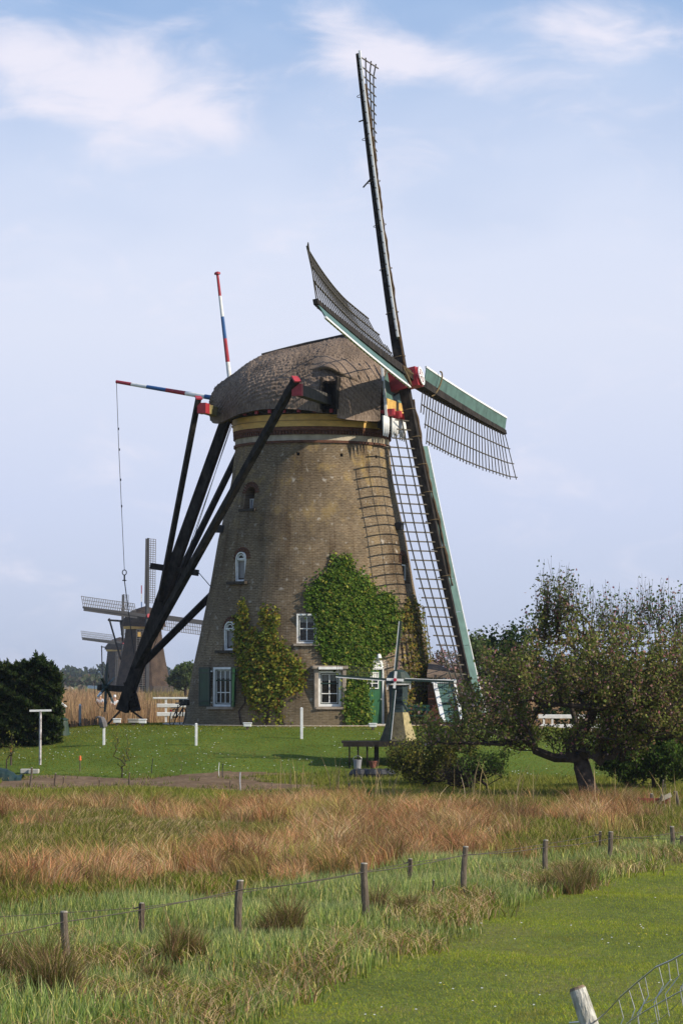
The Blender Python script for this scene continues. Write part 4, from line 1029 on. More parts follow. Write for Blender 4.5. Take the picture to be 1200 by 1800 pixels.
# willow bush in front of the small mill
b1 = gp(745, 1385)
T = fill(230, [(745, 1338, 62, 42, 3, 1), (705, 1345, 26, 28, 1, .8), (795, 1325, 50, 40, 2, 1), (760, 1360, 60, 20, 1, 1)], b1.y)
plant('willow_bush', 'yellow-green willow bush in front of the miniature windmill', 'bush', b1, T, 44, .08, [(.19, .19, .035), (.12, .13, .03), (.26, .235, .05), (.08, .08, .022)], [.3, .32, .18, .2], trunk_r=.06, trunk_h=.25, shoot_len=.5, spread=.35, leafup=1.0)
b2 = gp(855, 1392)
T = fill(60, [(850, 1352, 36, 24, 2, .8), (875, 1350, 20, 22, 1, .7), (820, 1355, 20, 20, 1, .7)], b2.y)
plant('shrub', 'low green shrub under the branches of the apple tree', 'bush', b2, T, 24, .09, [(.07, .12, .02), (.10, .15, .03), (.035, .06, .015)], [.4, .3, .3], trunk_r=.05, trunk_h=.2, shoot_len=.35, spread=.4)
b3 = gp(810, 1392); T = fill(130, [(812, 1368, 40, 18, 2, .7)], b3.y)
plant('brushwood_heap', 'dark heap of bare twigs between the willow bush and the apple trunk', 'brushwood', b3, T, 4, .06, [(.05, .035, .025), (.03, .022, .018)], [.5, .5], trunk_r=.05, trunk_h=.1, shoot_len=.5, spread=1.0, min_r=.012)
b4 = gp(1120, 1395)
T = fill(230, [(1130, 1330, 85, 48, 2, 1.2), (1085, 1330, 30, 30, 1, 1), (1190, 1350, 30, 25, 1, 1), (1070, 1300, 20, 40, .6, .8)], b4.y + 3)
T = np.concatenate([T, fill(170, [(1120, 1350, 70, 34, 2, .8), (1185, 1340, 50, 50, 2, .8), (1080, 1330, 24, 40, .8, .6)], b4.y + 1)])
plant('shrub', 'wide bright green undergrowth to the right of the apple trunk', 'bush', (b4.x, b4.y + 3, 0), T, 60, .10, [(.07, .125, .02), (.11, .165, .03), (.04, .07, .015)], [.4, .3, .3], trunk_r=.05, trunk_h=.2, shoot_len=.55, spread=.3, leafup=1.2)
# slender yellow sapling on the lawn
b5 = gp(215, 1368)
T = fill(26, [(215, 1310, 24, 34, 1, .4), (220, 1345, 10, 20, .4, .2)], b5.y)
plant('sapling', 'thin young tree with sparse yellow leaves at the edge of the vegetable bed', 'tree', b5, T, 9, .06, [(.22, .19, .03), (.14, .15, .03)], [.6, .4], trunk_r=.022, trunk_h=.4, shoot_len=.35, spread=.35, min_r=.005)
for (px, py, h_, lb) in ((62, 1300, 60, 'leafy twig shooting up in front of the dark hedge'), (12, 1345, 70, 'sparse sapling at the left edge in front of the hedge')):
    b_ = gp(px, py + 12); T = fill(12, [(px + 6, py - h_ * .4, 12, h_ * .35, 1, .3)], b_.y)
    plant('sapling', lb, 'tree', b_, T, 8, .07, [(.20, .19, .03), (.12, .15, .03)], [.5, .5], trunk_r=.02, trunk_h=.4, shoot_len=.3, spread=.4, min_r=.006)
# bright tree left of the tower, far behind
T = fill(120, [(328, 1190, 18, 18, 2, 2), (318, 1200, 22, 12, 1, 2)], 360); bb = at(328, 1216, 360)
plant('round_tree', 'small round light green tree on the horizon left of the tower', 'tree', (bb.x, 360, 0), T, 60, .32, [(.10, .14, .04), (.07, .10, .03)], [.5, .5], trunk_r=.2, trunk_h=.9, shoot_len=.9, spread=.5, min_r=.03)
# hedge at the left edge
HB = at(40, 1300, 107)
HR = thing('conifer_hedge', 'tall dark conifer hedge at the left edge of the lawn', 'hedge', (HB.x, 107.5, float(hz(HB.x, 107.5))))
n = 60000; x = RNG.uniform(-60, 112, n); 
hx_ = np.arange(-80, 140, 4.0); hn_ = np.random.default_rng(3).normal(size=len(hx_)); topy = 1166 + 4.5 * np.interp(x, hx_, hn_) + 4 * np.sin(x * .07) + np.clip((x - 78) * .5, 0, 40)
y = topy + (1312 - topy) * RNG.random(n) ** 1.1 - np.abs(RNG.normal(size=n)) * 3 * (RNG.random(n) < .25)
dd_ = 107.5 + RNG.choice([-1, 1], n, p=[.85, .15]) * (1.15 + .22 * np.interp(x * .7 + y * .9, np.arange(900, 1400, 7.0), np.random.default_rng(8).normal(size=len(np.arange(900, 1400, 7.0)))) + .2 * np.interp(y - x * .6, np.arange(1000, 1400, 9.0), np.random.default_rng(9).normal(size=len(np.arange(1000, 1400, 9.0))))) * RNG.random(n) ** .25
edge = x > 106 - 4 * np.sin(y * .2); k = ~(edge & (RNG.random(n) < .9)); x, y, dd_ = x[k], y[k], dd_[k]
a = (x - 600) / FPX; b = (900 - y) / FPX; D = np.stack([a, CP - b * SP, SP + b * CP], -1); D /= D[:, 1:2]; P = D * dd_[:, None]; P[:, 2] += EYE
k = P[:, 2] > hz(P[:, 0], P[:, 1]) - .1; P = P[k]
o = leaves('foliage', P, .14, pal(len(P), [(.018, .032, .009), (.032, .054, .014), (.06, .09, .022), (.06, .06, .025)], .3, [.38, .32, .2, .10]), HR, up=1.2, aspect=.45, jit=.9); tag(o, kind='stuff')
f = MB(); xl, xr = at(-60, 1200, 107.5).x, at(100, 1200, 107.5).x; f.hexa([(xl, 106.9, .3), (xr, 106.9, .9), (xr, 108.2, .9), (xl, 108.2, .3), (xl, 106.9, 3.9), (xr - .4, 106.9, 3.3), (xr - .4, 108.2, 3.3), (xl, 108.2, 3.9)]); f.build('dark_core', mat('hedge_inside', (.012, .012, .008), .95), HR)  # solid dark core standing in for the shaded inside of the hedge
# far woods, one hazy mass each side
def wood(x0, x1, dep, ytop, amp, n, lb, stops, size, seedf=1.0):
    x = RNG.uniform(x0, x1, n); t = ytop + amp * (np.sin(x * .09 * seedf) * .5 + np.sin(x * .23 * seedf + 1) * .3 + np.sin(x * .051 * seedf + 2) * .5)
    y = t + (1203 - t) * RNG.random(n) ** .8; dj = dep + RNG.uniform(-25, 25, n)
    a = (x - 600) / FPX; b = (900 - y) / FPX; D = np.stack([a, CP - b * SP, SP + b * CP], -1); D /= D[:, 1:2]; P = D * dj[:, None]; P[:, 2] = np.maximum(P[:, 2] + EYE, .2)
    o = leaves('far_wood', P, size, pal(n, stops, .15), None, up=.2, jit=.8, aspect=1.0); tag(o, lb, 'wood', kind='stuff')
wood(-250, 1500, 1500, 1176, 9, 26000, 'far hazy line of trees along the horizon', [(.05, .075, .03), (.035, .05, .025), (.07, .085, .035)], 2.2)
wood(-200, 200, 950, 1190, 6, 5000, 'lower nearer row of hazy bushes before the far wood at left', [(.09, .10, .05), (.12, .09, .06), (.06, .08, .03)], 1.2, 1.7)

# ================================================================== GRASSES
def blades(name, x, y, z, h, wd, cols, lean=.25, leandir=None, tip=None, segs=2, mat_=None, kindlabel=None, cat='grass'):
    n = len(x); a = RNG.uniform(0, 2 * np.pi, n); ld = RNG.uniform(0, 2 * np.pi, n) if leandir is None else leandir + RNG.normal(size=n) * .7
    L = h * lean * (.4 + 1.2 * RNG.random(n)); base = np.stack([x, y, z - .02], -1)
    wv = np.stack([np.cos(a), np.sin(a) * .6, np.zeros(n)], -1) * (wd / 2)[:, None]
    lv = np.stack([np.cos(ld), np.sin(ld), np.zeros(n)], -1)
    mid = base + lv * (L * .35)[:, None] + np.array([0, 0, 1]) * (h * .55)[:, None]; tipp = base + lv * L[:, None] + np.array([0, 0, 1]) * (h * (1 - .3 * lean))[:, None]
    gf = np.clip((cols[:, 1:2] / np.maximum(cols[:, 0:1], .01) - .72) / .3, 0, 1); cols = np.clip(cols * (gf * np.array([1.30, 1.16, .56]) + (1 - gf) * np.array([1.12, 1.12, 1.05])), 0, .95)
    if segs == 1:
        V = np.stack([base - wv, base + wv, tipp + wv * .3, tipp - wv * .3], 1).reshape(-1, 3); F = np.arange(n * 4).reshape(n, 4)
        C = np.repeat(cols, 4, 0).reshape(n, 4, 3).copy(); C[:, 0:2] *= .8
        if tip is not None: C[:, 2:4] = C[:, 2:4] * .4 + tip * .6
        o = npmesh(name, V, F, mat_ or GRASS, C.reshape(-1, 3)); tag(o, kindlabel, cat, kind='stuff'); return o
    V = np.stack([base - wv, base + wv, mid + wv * .8, mid - wv * .8, tipp + wv * .12, tipp - wv * .12], 1).reshape(-1, 3)
    i = np.arange(n)[:, None] * 6; F = np.concatenate([i + np.array([[0, 1, 2, 3]]), i + np.array([[3, 2, 4, 5]])])
    C = np.repeat(cols, 6, 0).reshape(n, 6, 3).copy()
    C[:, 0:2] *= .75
    if tip is not None: C[:, 4:6] = C[:, 4:6] * .4 + tip * .6
    o = npmesh(name, V, F, mat_ or GRASS, C.reshape(-1, 3)); tag(o, kindlabel, cat, kind='stuff'); return o
def sn(x, y, s, seed):      # cheap smooth noise in -1..1
    r = np.random.default_rng(seed); v = 0
    for k in range(6):
        a = r.uniform(0, 6.28); f = s * r.uniform(.6, 1.7); v = v + np.sin((x * np.cos(a) + y * np.sin(a)) * f + r.uniform(0, 6.28) + 1.2 * np.sin((x * np.sin(a) - y * np.cos(a)) * f * .5))
    return v / 3.4
def field_points(n, d0, d1, pw=1.0, m=1.14):
    """uniform ground points inside the (widened) view wedge"""
    y = np.sqrt(RNG.uniform(d0 ** 2, d1 ** 2, n)); x = RNG.uniform(-1, 1, n) * (.122 * m * y + .6)
    return x, y
n = 600000
x, y = field_points(n, 26, 97.5); z = hz(x, y); px, py = projN(x, y, z)
wob = 14 * sn(x, y, .9, 3) + 8 * sn(x, y, 2.6, 4)
edge = np.interp(px, [-200, 0, 300, 450, 640, 900, 1200, 1400], [2050, 1960, 1860, 1800, 1700, 1598, 1512, 1462]) + wob + 16 * sn(x, y, 6.0, 5) + np.random.default_rng(7).normal(size=n) * 7     # short pasture below
fr_w = np.interp(px, [0, 640, 1200], [90, 80, 34])
ub = np.interp(px, [-200, 0, 200, 400, 560, 700, 900, 1200, 1400], [1618, 1608, 1600, 1580, 1548, 1534, 1512, 1480, 1460]) + .7 * wob
rushA = np.exp(-((py - 1436) / 17) ** 2) * np.clip(1.3 * (px < 640) + .2, 0, 1) * (1.1 + .5 * sn(x, y, .35, 8))
rushB = np.exp(-((py - 1545 + .05 * px) / 36) ** 2) * (px < 820)
rushC = np.exp(-(((px - 720) / 210) ** 2) - ((py - 1474) / 52) ** 2) * 1.5
rushD = np.exp(-(((px - 1060) / 60) ** 2) - ((py - 1440) / 20) ** 2) * 1.1
rush = rushA + rushB + rushC + rushD + .40 * sn(x, y, .55, 9) + .34 * sn(x, y, 1.5, 10) + .22 * sn(x, y, 3.2, 11)
zone = np.zeros(n, int)                                    # 0 mixed meadow
zone[(rush > .72)] = 1                                     # brown rushes
zone[(py > ub)] = 2                                        # blue-green reed grass
zone[(py > edge - fr_w) & (sn(x, y, 1.7, 12) + sn(x, y, 4.0, 13) * .6 > -.25)] = 3   # dry fringe
zone[(py > 1640 + .12 * px) & (px < 620) & (sn(x, y, 1.3, 71) + .7 * sn(x, y, 4.5, 72) > .35)] = 3
zone[py > edge] = 4
zone[(py < 1412) & (zone < 2) & ((px < 560) | (py < 1398))] = 5           # green strip by the bed
onbed = (y > 91.0 + .4 * np.sin(x * .4)) & (x > -11.5) & (x < -1.6 + 1.3 * np.sin(y * 1.1) + .5 * np.sin(y * 3.7))
lawnm = (y > 91.2) & (x >= -1.6)
keep = ~onbed & ~(zone == 4)
GZN = []
def zsel(k, frac=1.0): m_ = (zone == k) & keep & (RNG.random(n) < frac); return m_
m_ = zsel(0, .48); c = pal(m_.sum(), [(.12, .16, .04), (.16, .18, .055), (.34, .26, .12), (.27, .16, .08), (.08, .115, .03)], .18, [.3, .22, .18, .12, .18])
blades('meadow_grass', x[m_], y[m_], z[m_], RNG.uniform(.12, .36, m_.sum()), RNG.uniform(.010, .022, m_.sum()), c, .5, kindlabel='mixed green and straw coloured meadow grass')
# rushes: clumped brown tufts
m_ = zsel(1); xi, yi = x[m_], y[m_]; cl = np.round(xi * 1.25 + .3 * np.sin(yi)) * .8, np.round(yi * .9) / .9
k = RNG.random(len(xi)) < .8
cx_ = cl[0] + .35 * np.sin(cl[1] * 12.9 + cl[0] * 7); cy_ = cl[1] + .4 * np.sin(cl[0] * 9.7)
xr = np.where(k, cx_ + (xi - cx_) * .75, xi); yr = np.where(k, cy_ + (yi - cy_) * .75, yi)
dc = np.hypot(xr - cx_, yr - cy_); hh = np.where(k, .62 - .4 * np.clip(dc, 0, .8), .36) * RNG.uniform(.35, 1.35, len(xi)) * (.75 + .5 * np.abs(np.sin(cl[0] * 2.3 + cl[1] * 1.7)))
tone = .5 + .5 * np.sin(cl[0] * 5.1 + cl[1] * 3.3)[:, None]
c = pal(len(xi), [(.42, .215, .115), (.32, .165, .085), (.56, .36, .22), (.26, .19, .09), (.17, .19, .06)], .2, [.34, .24, .2, .12, .10]); c *= (.62 + .85 * tone)
hs = np.modf(np.abs(np.sin(cl[0] * 12.99 + cl[1] * 78.2) * 437.58))[0][:, None]; c = c * np.where(hs < .35, np.array([[1.0, .90, .80]]), np.where(hs < .62, np.array([[1.12, 1.22, 1.2]]), np.where(hs < .8, np.array([[.62, .84, .6]]), np.array([[.95, .95, .9]]))))
blades('rushes', xr, yr, hz(xr, yr), hh, RNG.uniform(.007, .015, len(xi)), c, .55, leandir=np.arctan2(yr - cy_, xr - cx_) + .5 * np.sin(cl[0] * 3), kindlabel='reddish brown tussocky rushes across the meadow', cat='rushes')
m_ = zsel(2); c = pal(m_.sum(), [(.15, .23, .10), (.22, .30, .15), (.10, .16, .07), (.52, .52, .32), (.28, .31, .11)], .16, [.32, .26, .2, .12, .10])
reed_tone = np.clip(sn(x[m_], y[m_], 1.1, 15), -1, 1)[:, None]; c = c * (1 + .22 * reed_tone)
blades('reed_grass', x[m_], y[m_], z[m_], RNG.uniform(.12, .34, m_.sum()) * (1 + .3 * reed_tone[:, 0]), RNG.uniform(.009, .018, m_.sum()), c, .26, leandir=None, tip=np.array([.34, .38, .20]), kindlabel='blue-green reed grass along the wet ditch')
m_ = zsel(3, .9); c = pal(m_.sum(), [(.46, .34, .19), (.33, .23, .12), (.55, .44, .27), (.16, .17, .05), (.11, .17, .035), (.27, .14, .07)], .15, [.2, .17, .08, .2, .25, .10])
blades('dry_grass', x[m_], y[m_], z[m_], RNG.uniform(.12, .38, m_.sum()), RNG.uniform(.008, .018, m_.sum()), c, .8, kindlabel='dry straw coloured fringe grass beside the pasture', cat='dry grass')
m_ = zsel(5, .6); c = pal(m_.sum(), [(.16, .20, .06), (.20, .23, .08), (.28, .28, .12), (.11, .14, .04)], .15)
blades('tall_green_grass', x[m_], y[m_], z[m_], RNG.uniform(.08, .24, m_.sum()), RNG.uniform(.012, .03, m_.sum()), c, .4, segs=1, kindlabel='bright green grass strip in front of the vegetable bed')
n = 5200; xw = RNG.uniform(-12, 1.2, n); yw = RNG.uniform(90.6, 97.4, n); k = (sn(xw, yw, 1.4, 91) + .6 * sn(xw, yw, 4.5, 92) > .42); xw, yw = xw[k], yw[k]
blades('bed_weeds', xw, yw, hz(xw, yw) + .02, RNG.uniform(.06, .22, len(xw)), RNG.uniform(.02, .035, len(xw)), pal(len(xw), [(.13, .18, .05), (.09, .13, .03), (.26, .22, .10)], .15), .5, segs=1, kindlabel='patchy weeds sprouting on the dug bed', cat='weeds')
# scattered distinct rush tussocks along the ditch
for q, (tx, ty, rr_, h_) in enumerate([(510, 1650, .30, .75), (690, 1612, .26, .7), (990, 1560, .42, .7), (320, 1690, .2, .8), (95, 1760, .42, .8), (15, 1730, .5, .8), (1000, 1570, .3, .5), (275, 1740, .2, .4), (1190, 1480, .2, .4)]):
    g0 = gp(tx, ty); nn_ = 1300; a = RNG.uniform(0, 6.28, nn_); r = rr_ * .8 * RNG.random(nn_) ** .7 * (1 + .3 * np.sin(a * 3 + q)); qc = RNG.integers(0, 5, nn_); ox, oy = RNG.normal(size=5) * rr_ * .75, RNG.normal(size=5) * rr_ * .6; oh = RNG.uniform(.55, 1.1, 5)
    r = r * .6; xx, yy = g0.x + ox[qc] + r * np.cos(a), g0.y + oy[qc] + r * np.sin(a)
    c = pal(nn_, [(.20, .12, .06), (.13, .085, .045), (.11, .13, .045), (.33, .23, .13), (.08, .11, .03)], .2, [.24, .2, .22, .16, .18])
    o = blades('rush_tussock', xx, yy, hz(xx, yy), h_ * oh[qc] * (1 - .4 * (r / rr_)) * RNG.uniform(.35, 1.15, nn_), RNG.uniform(.006, .012, nn_), c, .42, leandir=a + .8 * RNG.normal(size=nn_), cat='rushes')
    del o['kind']
    o['label'] = ['dark brown rush tussock in the reed grass below the middle of the picture', 'brown rush tussock just right of the middle grey post', 'broad red-brown tussock on the pasture edge at right', 'slender reddish tussock between the two left posts', 'large brown tussock at the bottom left under the leftmost post', 'big tussock cut off by the left picture edge', 'low tussock leaning on the broad red-brown one', 'small dry tussock near the bottom left', 'small tussock by the far right fence posts'][q]; o['group'] = 'rush tussocks along the ditch'
# cropped pasture
n = 760000; x, y = field_points(n, 26, 62); z = hz(x, y); px, py = projN(x, y, z); wob = 14 * sn(x, y, .9, 3) + 8 * sn(x, y, 2.6, 4)
edge = np.interp(px, [-200, 0, 300, 450, 640, 900, 1200, 1400], [2050, 1960, 1860, 1800, 1700, 1598, 1512, 1462]) + wob
k = py > edge - 30; x, y, z, px, py, edge = x[k], y[k], z[k], px[k], py[k], edge[k]
lit = sn(x, y, .45, 21)[:, None] * .25 + sn(x, y, 2.7, 22)[:, None] * .35 + sn(x, y, 7.5, 23)[:, None] * .35  # random paler and darker patches
c = pal(len(x), [(.23, .30, .05), (.28, .35, .065), (.17, .235, .04), (.35, .35, .10), (.40, .33, .15)], .14, [.36, .28, .2, .11, .05]) * (1 + .20 * lit)
bare = np.clip(sn(x, y, 1.6, 24) + .8 * sn(x, y, 6.0, 25) - .75, 0, 1)[:, None]; c = c * (1 - bare * .7) + pal(len(x), [(.24, .20, .08), (.16, .17, .05)], .15) * bare * .7
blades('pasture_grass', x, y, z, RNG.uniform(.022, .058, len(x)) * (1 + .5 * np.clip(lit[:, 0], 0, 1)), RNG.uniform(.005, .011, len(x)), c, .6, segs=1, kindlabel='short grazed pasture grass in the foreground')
# lawn grass on the mound
n = 215000; x = RNG.uniform(-17, 17, n); y = RNG.uniform(96.5, 122, n); r = rr(x, y); k = (r < 20.3) & (r > 6.2) & (y > bedline(x)) & ~((y > 118) & (RNG.random(n) < .6)); x, y = x[k], y[k]
k = np.abs(x) < .135 * y + .5; x, y = x[k], y[k]; z = hz(x, y); lit = sn(x, y, .7, 31)[:, None] * .6 + sn(x, y, 2.2, 32)[:, None] * .3
c = pal(len(x), [(.14, .165, .018), (.18, .20, .025), (.10, .12, .015), (.23, .205, .045), (.24, .18, .06)], .15, [.36, .28, .2, .10, .06]) * (1 + .25 * lit)
worn = np.clip(sn(x, y, .55, 33) * 1.2 + .5 * sn(x, y, 2.4, 34) - .10, 0, 1)[:, None] * .7; c = c * (1 - worn) + pal(len(x), [(.24, .19, .08), (.20, .15, .07)], .15) * worn
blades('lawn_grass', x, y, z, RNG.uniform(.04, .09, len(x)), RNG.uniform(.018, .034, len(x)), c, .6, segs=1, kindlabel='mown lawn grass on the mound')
# daisies
def daisies(name, x, y, s, lb, h=.07):
    n = len(x); z = hz(x, y) + h; V = []; F = []
    P = np.stack([x, y, z], -1); a = RNG.uniform(0, 6.28, n); q = []
    for k in range(6): q.append(P + np.stack([np.cos(a + k * 1.047), np.sin(a + k * 1.047) * .8, np.full(n, .35) * np.sin(a + k * 1.047)], -1) * (s * RNG.uniform(.7, 1.2, n))[:, None])
    V = np.stack(q, 1).reshape(-1, 3); F = np.arange(6 * n).reshape(n, 6)
    c = np.repeat(np.where((RNG.random(n) < .9)[:, None], np.array([[.75, .75, .72]]), np.array([[.65, .5, .05]])), 6, 0)
    o = npmesh(name, V, F, LEAF, c); tag(o, lb, 'flowers', kind='stuff')
x = RNG.uniform(-13, 9, 520); y = RNG.uniform(97.5, 110, 520); k = (rr(x, y) > 6.4) & (sn(x, y, .6, 41) > -.25); daisies('lawn_daisies', x[k], y[k], .024, 'white daisies dotted over the lawn')
x, y = field_points(260, 28, 48); px, py = projN(x, y, hz(x, y)); edge = np.interp(px, [-200, 300, 450, 640, 900, 1200], [2000, 1860, 1800, 1700, 1598, 1512]); k = (py > edge + 12) & (sn(x, y, 1.1, 43) > .05); daisies('pasture_daisies', x[k], y[k], .014, 'few white daisies in the pasture', .08)
# tall pale stalks
sx_, sy_ = [], []
for (cx, cw, yy0) in ((518, 16, 1398), (530, 30, 1402), (596, 14, 1400), (640, 20, 1404), (680, 14, 1412), (1068, 14, 1425), (840, 20, 1410), (930, 20, 1420), (655, 25, 1405), (1185, 12, 1430)):
    for _ in range(9): g0 = gp(cx + random.gauss(0, cw), yy0 + random.uniform(-6, 8)); sx_.append(g0.x); sy_.append(g0.y)
sx_, sy_ = np.array(sx_), np.array(sy_); m = len(sx_)
blades('reed_stalks', sx_, sy_, hz(sx_, sy_), RNG.uniform(.7, 1.5, m), RNG.uniform(.016, .028, m), pal(m, [(.42, .33, .20), (.34, .25, .14)], .1), .25, kindlabel='tall pale dry stalks standing above the meadow', cat='reed stalks')
n = 5200; x, y = field_points(n, 27, 90); px, py = projN(x, y, hz(x, y)); ed_ = np.interp(px, [-200, 0, 300, 450, 640, 900, 1200, 1400], [2050, 1960, 1860, 1800, 1700, 1598, 1512, 1462]); k = (py < ed_ - 4) & (sn(x, y, .9, 81) > -.2) & (py > 1408); x, y = x[k], y[k]
blades('seed_stalks', x, y, hz(x, y), RNG.uniform(.35, .75, len(x)), RNG.uniform(.006, .010, len(x)), pal(len(x), [(.46, .36, .21), (.36, .26, .14), (.30, .27, .12)], .15), .35, kindlabel='scattered dry seed stalks standing out of the meadow', cat='dry grass')
# pale flattened straw in the left meadow
n = 9000; px_ = RNG.normal(190, 120, n); py_ = RNG.normal(1462, 20, n); dpt = EYE * FPX / (py_ - HOR); x = (px_ - 600) / FPX * dpt; y = dpt; k = (y > 27) & (y < 92) & (sn(x, y, 1.3, 51) > -.1); x, y = x[k], y[k]
blades('flattened_straw', x, y, hz(x, y), RNG.uniform(.2, .5, len(x)), RNG.uniform(.010, .02, len(x)), pal(len(x), [(.44, .34, .19), (.33, .24, .13), (.24, .2, .08)], .15), 1.5, leandir=.3, kindlabel='pale flattened straw in the left part of the meadow', cat='straw')
# reed bed behind the mill
n = 90000; y = 127 + (620 - 127) * RNG.random(n) ** 1.7; x = RNG.uniform(-.145, .15, n) * y; r = rr(x, y); k = (r > 14.5) & ~((x > 0) & (y < 150))
for cx_, cy_ in FARM: k &= np.hypot(x - cx_, y - cy_) > 13
x, y = x[k], y[k]; sc_ = np.clip(y / 150, 1, 3.2)
px, py = projN(x, y, hz(x, y)); greenp = ((px > 255) & (px < 330) & (y > 240)) | (sn(x, y, .05, 61) > .95)
c = pal(len(x), [(.46, .30, .155), (.36, .225, .11), (.55, .39, .22), (.27, .17, .08)], .13, [.36, .3, .18, .16]); cg = pal(len(x), [(.14, .17, .05), (.18, .19, .07), (.09, .12, .03)], .12)
c = np.where(greenp[:, None], cg, c)
hh = RNG.uniform(1.5, 2.15, len(x)) * np.where(y > 300, .9, 1) + .12 * sn(x, y, .1, 62)
blades('reed_bed', x, y, hz(x, y), hh, RNG.uniform(.03, .06, len(x)) * sc_, c, .12, tip=np.array([.30, .19, .11]), segs=1, kindlabel='broad bed of tall tan reeds behind the mill', cat='reeds')
GM2 = groundmat('reed_ground', [(.3, (.26, .17, .08)), (.7, (.36, .25, .13))], .4)
sheet('reed_marsh', np.array(list(np.arange(-60, 61, 3))), np.array([125, 135, 145, 160, 180, 195, 199, 201, 203, 205, 207, 211, 230, 260, 300, 360, 440, 520]), GM2, .03, lambda x, y: (rr(x, y) > 13.5) & (y > 127))

# ================================================================== FENCE POSTS AND WIRES
def post(name, px, pyt, pyb, r, m, lab, grp, lean=0, hidden=.25, cat='fence post', shape='round'):
    g0 = gp(px, pyb); s = FPX / g0.y; h = (pyb - pyt) / s
    t = thing(name, lab, cat, tuple(g0), grp)
    f = MB(); n = 9; pts = []; rad = []
    for k in range(8):
        u = k / 7; pts.append(g0 + Vector((lean * u * h + .012 * math.sin(u * 5 + px), .01 * math.sin(u * 7 + px), -hidden + (h + hidden) * u))); rad.append(r * (1.05 - .12 * u + .05 * math.sin(u * 9 + px * .7)))
    if shape == 'round': f.tube(pts, rad, n)
    else: f.beam(pts[0], pts[-1], r * 2, r * 1.7)
    o = f.build('shaft', m, t, smooth=False)
    top = pts[-1]; f = MB(); f.tube([top - Vector((0, 0, .004)), top + Vector((0, 0, .012))], [r * .96, r * .80], n); f.build('worn_top', mat('cut_wood_top', (.30, .27, .22), .9, .3, 20), t)
    return t, top
G1 = 'weathered fence posts along the ditch'; tops = []
for (px, pt, pb, r, ln, lb) in ((120, 1605, 1700, .052, -.07, 'leftmost grey-brown round fence post, greenish with moss'), (416, 1550, 1650, .055, .06, 'grey round fence post, second of the front row from the left'),
     (641, 1520, 1625, .055, .0, 'pale straight fence post in the middle of the front row'), (812, 1490, 1575, .050, .07, 'dark leaning fence post right of the middle'),
     (956, 1478, 1540, .052, .05, 'fence post just left of the broad brown tussock'), (1067, 1464, 1520, .052, .12, 'fence post leaning right, close beside a small thin one'),
     (1180, 1454, 1500, .052, .02, 'rightmost thick fence post of the front row')):
    t, tp = post('fence_post', px, pt, pb, r, POST, lb, G1, ln); tops.append(tp)
tb = []
for (px, pt, pb, r, ln, lb) in ((250, 1590, 1648, .036, .0, 'short dark square post with an iron hook, between the two left posts'), (720, 1511, 1565, .036, .0, 'short rusty brown post between the pale middle post and the dark leaning one'),
     (1053, 1463, 1500, .032, .02, 'short dark post right beside the post leaning right'), (1196, 1470, 1500, .034, .0, 'short pale post cut off by the right picture edge')):
    t, tp = post('stake', px, pt, pb, r, POSTD, lb, 'short dark posts of the back fence row', ln, shape='sq'); tb.append(tp)
    f = MB(); f.tube([tp + Vector((-.03, -.04, -.05)), tp + Vector((-.11, -.05, -.07)), tp + Vector((-.12, -.05, -.02))], .012, 6); f.build('insulator', BLACKM, t)
post('stake', 757, 1548, 1582, .016, POSTD, 'very thin short stick in the reed grass below the rusty brown post', 'short dark posts of the back fence row', .1)
def wire(name, pts, r, lb, sag=.03, m=METAL, parent=None):
    f = MB(); out = []
    for a, b in zip(pts[:-1], pts[1:]):
        for k in range(9): u = k / 9; out.append(Vector(a).lerp(Vector(b), u) - Vector((0, 0, sag * 4 * u * (1 - u))))
    out.append(Vector(pts[-1])); f.tube(out, r, 4); o = f.build(name, m, parent)
    if lb: tag(o, lb, 'wire')
    return o
ext = [tops[0] + (tops[0] - tops[1])] + tops + [tops[-1] + (tops[-1] - tops[-2])]
wire('fence_wire', [p - Z * .12 + Vector((0, -.06, 0)) for p in ext], .006, 'thin rusty wire strung along the front row of fence posts', m=mat('rusty_wire', (.07, .055, .045), .8))
extb = [tb[0] + Vector((-6, -4, 0))] + tb + [tb[-1] + Vector((5, 3, 0))]
wire('fence_wire', [p - Z * .06 for p in extb], .005, 'thin wire strung between the short dark posts of the back row', m=mat('rusty_wire', (.07, .055, .045), .8))
# near wire-netting fence at bottom right
D0 = 16.0
tpn = at(1014, 1738, D0); bt_ = at(1052, 1850, D0 - .05); dpp = (bt_ - tpn).normalized()
NF = thing('netting_fence', 'near fence with pale leaning wooden post and silver wire netting at the bottom right corner', 'fence', (bt_.x, bt_.y, float(hz(bt_.x, bt_.y))))
f = MB(); f.tube([tpn + dpp * u for u in (0, .1, .3, .6, .95)], [.048, .052, .053, .054, .055], 12); f.build('post', mat('bleached_mossy_post', (.36, .34, .28), .9, .4, 10, .9, 25, .2, stretch=(3, 3, .7), col2=(.62, .60, .54)), NF)
f = MB(); f.tube([tpn - dpp * .012, tpn + dpp * .004], [.040, .050], 12); f.build('worn_top', mat('rusty_stained_top', (.20, .14, .09), .9, .3, 20), NF)
def dd(px): return D0 - (px - 1040) * .013
topw = [at(px, py, dd(px)) for px, py in ((1000, 1798), (1046, 1795), (1062, 1782), (1090, 1752), (1120, 1726), (1152, 1700), (1180, 1688), (1215, 1668), (1300, 1610))]
wire('top_wire', topw, .0055, None, .0, METAL, NF)
lw = [at(px, py, dd(px)) for px, py in ((1075, 1830), (1100, 1800), (1132, 1778), (1160, 1762), (1200, 1740), (1300, 1690))]
wire('lower_wire', lw, .004, None, .0, METAL, NF)
rn = random.Random(5)
